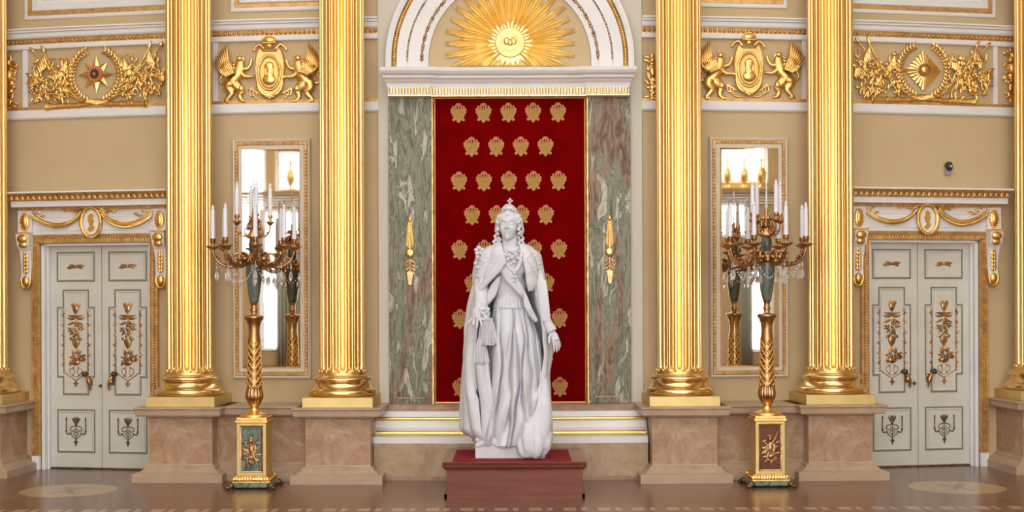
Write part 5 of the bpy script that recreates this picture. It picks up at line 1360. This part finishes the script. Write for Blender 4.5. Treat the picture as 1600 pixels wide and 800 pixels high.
for dx, dz in ((0, .02), (0, -.02), (.02, 0), (-.02, 0)): b.ell((cx_+dx, -.06, cz_+dz), (.015, .012, .015), 8, 6)
b.tube([hq(.0, -.035, .215), (cx_, -.06, cz_-.02)], .01, 6); obj('crown_jewels', b, MS, o)
for s_ in (-1, 1):
    b = MB()
    for k in range(2, 8):
        p = hq(s_*(.122+.004*k), .0+.006*k, .12-.028*k)
        for o_ in (-1, 1): b.ell(p+Vector((s_*.012, -.02*o_, .0)), (.012, .022, .028), 8, 6, Matrix.Rotation(s_*.5, 3, 'Y') @ Matrix.Rotation(o_*.6, 3, 'X'))
    obj('laurel', b, MS, st)
# ermine cape over the shoulders
CT = [(387, 778, 816, .10), (390, 768, 825, .15), (395, 758, 833, .19), (402, 750, 839, .22), (412, 746, 843, .245), (424, 745, 845, .26), (434, 743, 843, .27), (440, 742, 842, .275)]
CE = [(387, 783, 812), (395, 785, 813), (405, 788, 815), (415, 786, 817), (425, 779, 820), (440, 766, 824)]
rows = []
for j in range(60):
    y = 387+(440-387)*j/59; l, r, bd = interp(CT, y); xl, xr = interp(CE, y); cx, a = (l+r)/2, (r-l)/2
    pL = math.acos(max(-1, min(1, (xl-cx)/a))); pR = 2*PI+math.acos(max(-1, min(1, (xr-cx)/a))); row = []
    for i in range(220):
        w = i/219; ph = pL+(pR-pL)*w; f = .024*abs(math.sin(w*31+.02*j))*min(1, j/20)+.008*nz(w*20, y*.2, 0, 1.5)
        row.append((xx(cx)+(a*SU-.012+f)*math.cos(ph), -(bd+f)*math.sin(ph), zy(y)))
    rows.append(row)
b = MB(); b.grid(rows); cape = obj('cape', b, MS, st); s_ = cape.modifiers.new('s', 'SOLIDIFY'); s_.thickness = .03; s_.offset = 0
def slab(name, poly, dep, th, par, curve=0.0, waves=0, seed=1):
    """thick cloth flap drawn by its outline, bowed and rumpled"""
    P = [q_(*p) for p in poly]; b = MB(); n = len(P); c = (sum(p[0] for p in P)/n, sum(p[1] for p in P)/n)
    R_ = []
    m = 40; per = []
    for i in range(n):
        for k in range(m//4): per.append((P[i][0]+(P[(i+1) % n][0]-P[i][0])*k/(m//4), P[i][1]+(P[(i+1) % n][1]-P[i][1])*k/(m//4)))
    D_ = dep if callable(dep) else (lambda x, z: dep)
    rows = []
    for s in (1.0, .985, .94, .85, .7, .5, .3, .1):
        row = []
        for x, z in per:
            X_, Z_ = c[0]+(x-c[0])*s, c[1]+(z-c[1])*s; h = th*min(1, math.sqrt(max(0, 1-((s-.5)/.5)**2)) if s > .5 else 1)
            row.append((X_, -(D_(X_, Z_)+h+waves*nz(X_, 0, Z_, 9)*(s < 1)), Z_))
        rows.append(row)
    back = [(x, y+.09, z) for x, y, z in rows[0]]
    b.grid([back]+rows, closed_u=True, flip=True); b.add(rows[-1], [tuple(range(len(per)))]); b.add(back, [tuple(range(len(per)))])
    o = obj(name, b, MS, par); return o
bod = lambda x, z: .235-1.2*x*x
slab('lapel', [(781, 403), (790, 409), (792, 418), (784, 431), (768, 446), (750, 464), (746, 459), (756, 443), (770, 424), (779, 412)], lambda x, z: .27-.9*(x+.1)**2, .035, cape, waves=.02)
slab('lapel', [(817, 407), (822, 409), (830, 424), (838, 440), (838, 452), (832, 461), (825, 462), (822, 450), (820, 430), (817, 415)], lambda x, z: .27-.9*(x-.1)**2, .035, cape, waves=.02)
slab('inner_fold', [(783, 437), (782, 448), (775, 469), (764, 482), (760, 478), (762, 462), (768, 450), (776, 440)], lambda x, z: .20, .03, cape, waves=.02)
slab('sleeve_cuff', [(754, 478), (763, 484), (767, 495), (764, 505), (756, 509), (748, 505), (745, 494), (748, 482)], lambda x, z: .30, .06, st, waves=.06)
b = MB()
for k in range(9):
    a = k*.7; b.ell((xx(757)+.05*math.cos(a), -.36-.02*math.sin(k), zy(497)+.06*math.sin(a)), (.018, .022, .05), 8, 6, Matrix.Rotation(a, 3, 'Y'))
obj('lace_cuff', b, MS, st)
slab('sash', [(781, 428), (788, 421), (794, 424), (806, 437), (816, 452), (823, 466), (821, 476), (810, 466), (798, 454), (788, 443)], bod, .028, st, waves=.008)
slab('sash_tail', [(816, 462), (823, 468), (832, 490), (840, 506), (836, 510), (826, 500), (818, 484)], lambda x, z: .27, .03, st, waves=.02)
# bodice, bow and order chain
b = MB(); rows = []
for y, hw_, bd in ((405, 17, .16), (412, 21, .195), (420, 23.5, .225), (430, 24, .225), (440, 23, .20), (452, 22.5, .17), (463, 23, .155)):
    rows.append([(xx(798)+hw_*SU*math.cos(2*PI*i/80), -bd*math.sin(2*PI*i/80)-.006*abs(math.sin(i*.6)), zy(y)) for i in range(80)])
b.grid(rows, closed_u=True, flip=True); obj('bodice', b, MS, st)
b = MB(); rn = random.Random(5)
for P in ([(786, 404), (790, 416), (797, 426), (804, 431)], [(815, 404), (813, 416), (809, 426), (804, 431)]):
    V, _ = catmull([Vector((xx(p), -(.20+.012*i), zy(y))) for i, (p, y) in enumerate(P)], [1]*4, 5)
    for i, v in enumerate(V): b.ell(v+Vector((0, -.03, 0)), (.018 if i % 2 else .026, .014, .018 if i % 2 else .024), 8, 6)
for x, y in ((804, 434), (802, 439), (806, 440), (804, 446)): b.ell((xx(x), -.275, zy(y)), (.02, .014, .02), 8, 6)
obj('order_chain', b, MS, st)
b = MB()
for a, y, s_ in ((796, 406, 1), (801, 409, -1), (806, 405, 1), (794, 412, -1), (810, 411, 1), (803, 416, 1), (798, 420, -1), (790, 406, 1)): b.ell((xx(a), -.235, zy(y)), (.035, .022, .018), 10, 6, Matrix.Rotation(s_*.7, 3, 'Y'))
for a, y, s_ in ((797, 399, 1), (803, 400, -1)): b.ell((xx(a), -.20, zy(y)), (.035, .02, .02), 10, 6, Matrix.Rotation(s_*.5, 3, 'Y'))
obj('lace_jabot', b, MS, st)
# epaulette knot on the shoulder
b = MB()
for dx, y in ((745, 397), (749, 394), (754, 397), (746, 402), (752, 402), (747, 408), (744, 418), (746, 424)): b.ell((xx(dx), -.12, zy(y)), (.028, .03, .026), 8, 6)
obj('shoulder_knot', b, MS, cape)
# sleeves
b = MB()
cap_tube(b, [(xx(752), -.06, zy(440)), (xx(752), -.14, zy(462)), (xx(753), -.25, zy(484))], [.085, .09, .075], 16)
remesh('sleeve', b, MS, st, .009, 2); b = MB()
cap_tube(b, [(xx(842), -.05, zy(440)), (xx(846), -.10, zy(465)), (xx(849), -.15, zy(490)), (xx(853), -.19, zy(508))], [.07, .075, .07, .055], 16)
b.tube([(xx(850), -.17, zy(500)), (xx(856), -.2, zy(513)), (xx(862), -.22, zy(524))], [.055, .06, .065], 16, smooth_path=4)
for k in range(7): b.tube([(xx(838+k*2.2), -.16, zy(445)), (xx(843+k*2), -.21, zy(478)), (xx(848+k*1.6), -.24, zy(508))], .018, 8, smooth_path=4)
remesh('sleeve', b, MS, st, .009, 2)
b = MB(); b.lathe([(.018, 0), (.03, .02), (.02, .05), (.012, .08), (.012, .2)], (xx(741.5), -.40, zy(514)), 12); obj('baton', b, MS, st)

# ---------------------------------------------------------------- repeats share a group
GROUPS = {'pedestal': 'marble pedestals under the gold columns', 'fluted_column': 'fluted gold columns along the wall', 'door_surround': 'door surrounds at either end of the wall',
          'wall_mirror': 'tall mirrors between the columns', 'marble_pilaster': 'veined marble pilasters beside the crimson panel', 'trophy_relief': 'piled arms reliefs above the doors',
          'hanging_trophy': 'small hanging trophies of the frieze', 'pilaster_ornament': 'gilt ornaments on the veined pilasters', 'curtain': 'curtains of the windows opposite'}
for o in bpy.data.objects:
    k = o.name.split('.')[0]
    if o.parent is None and k in GROUPS: o['group'] = GROUPS[k]
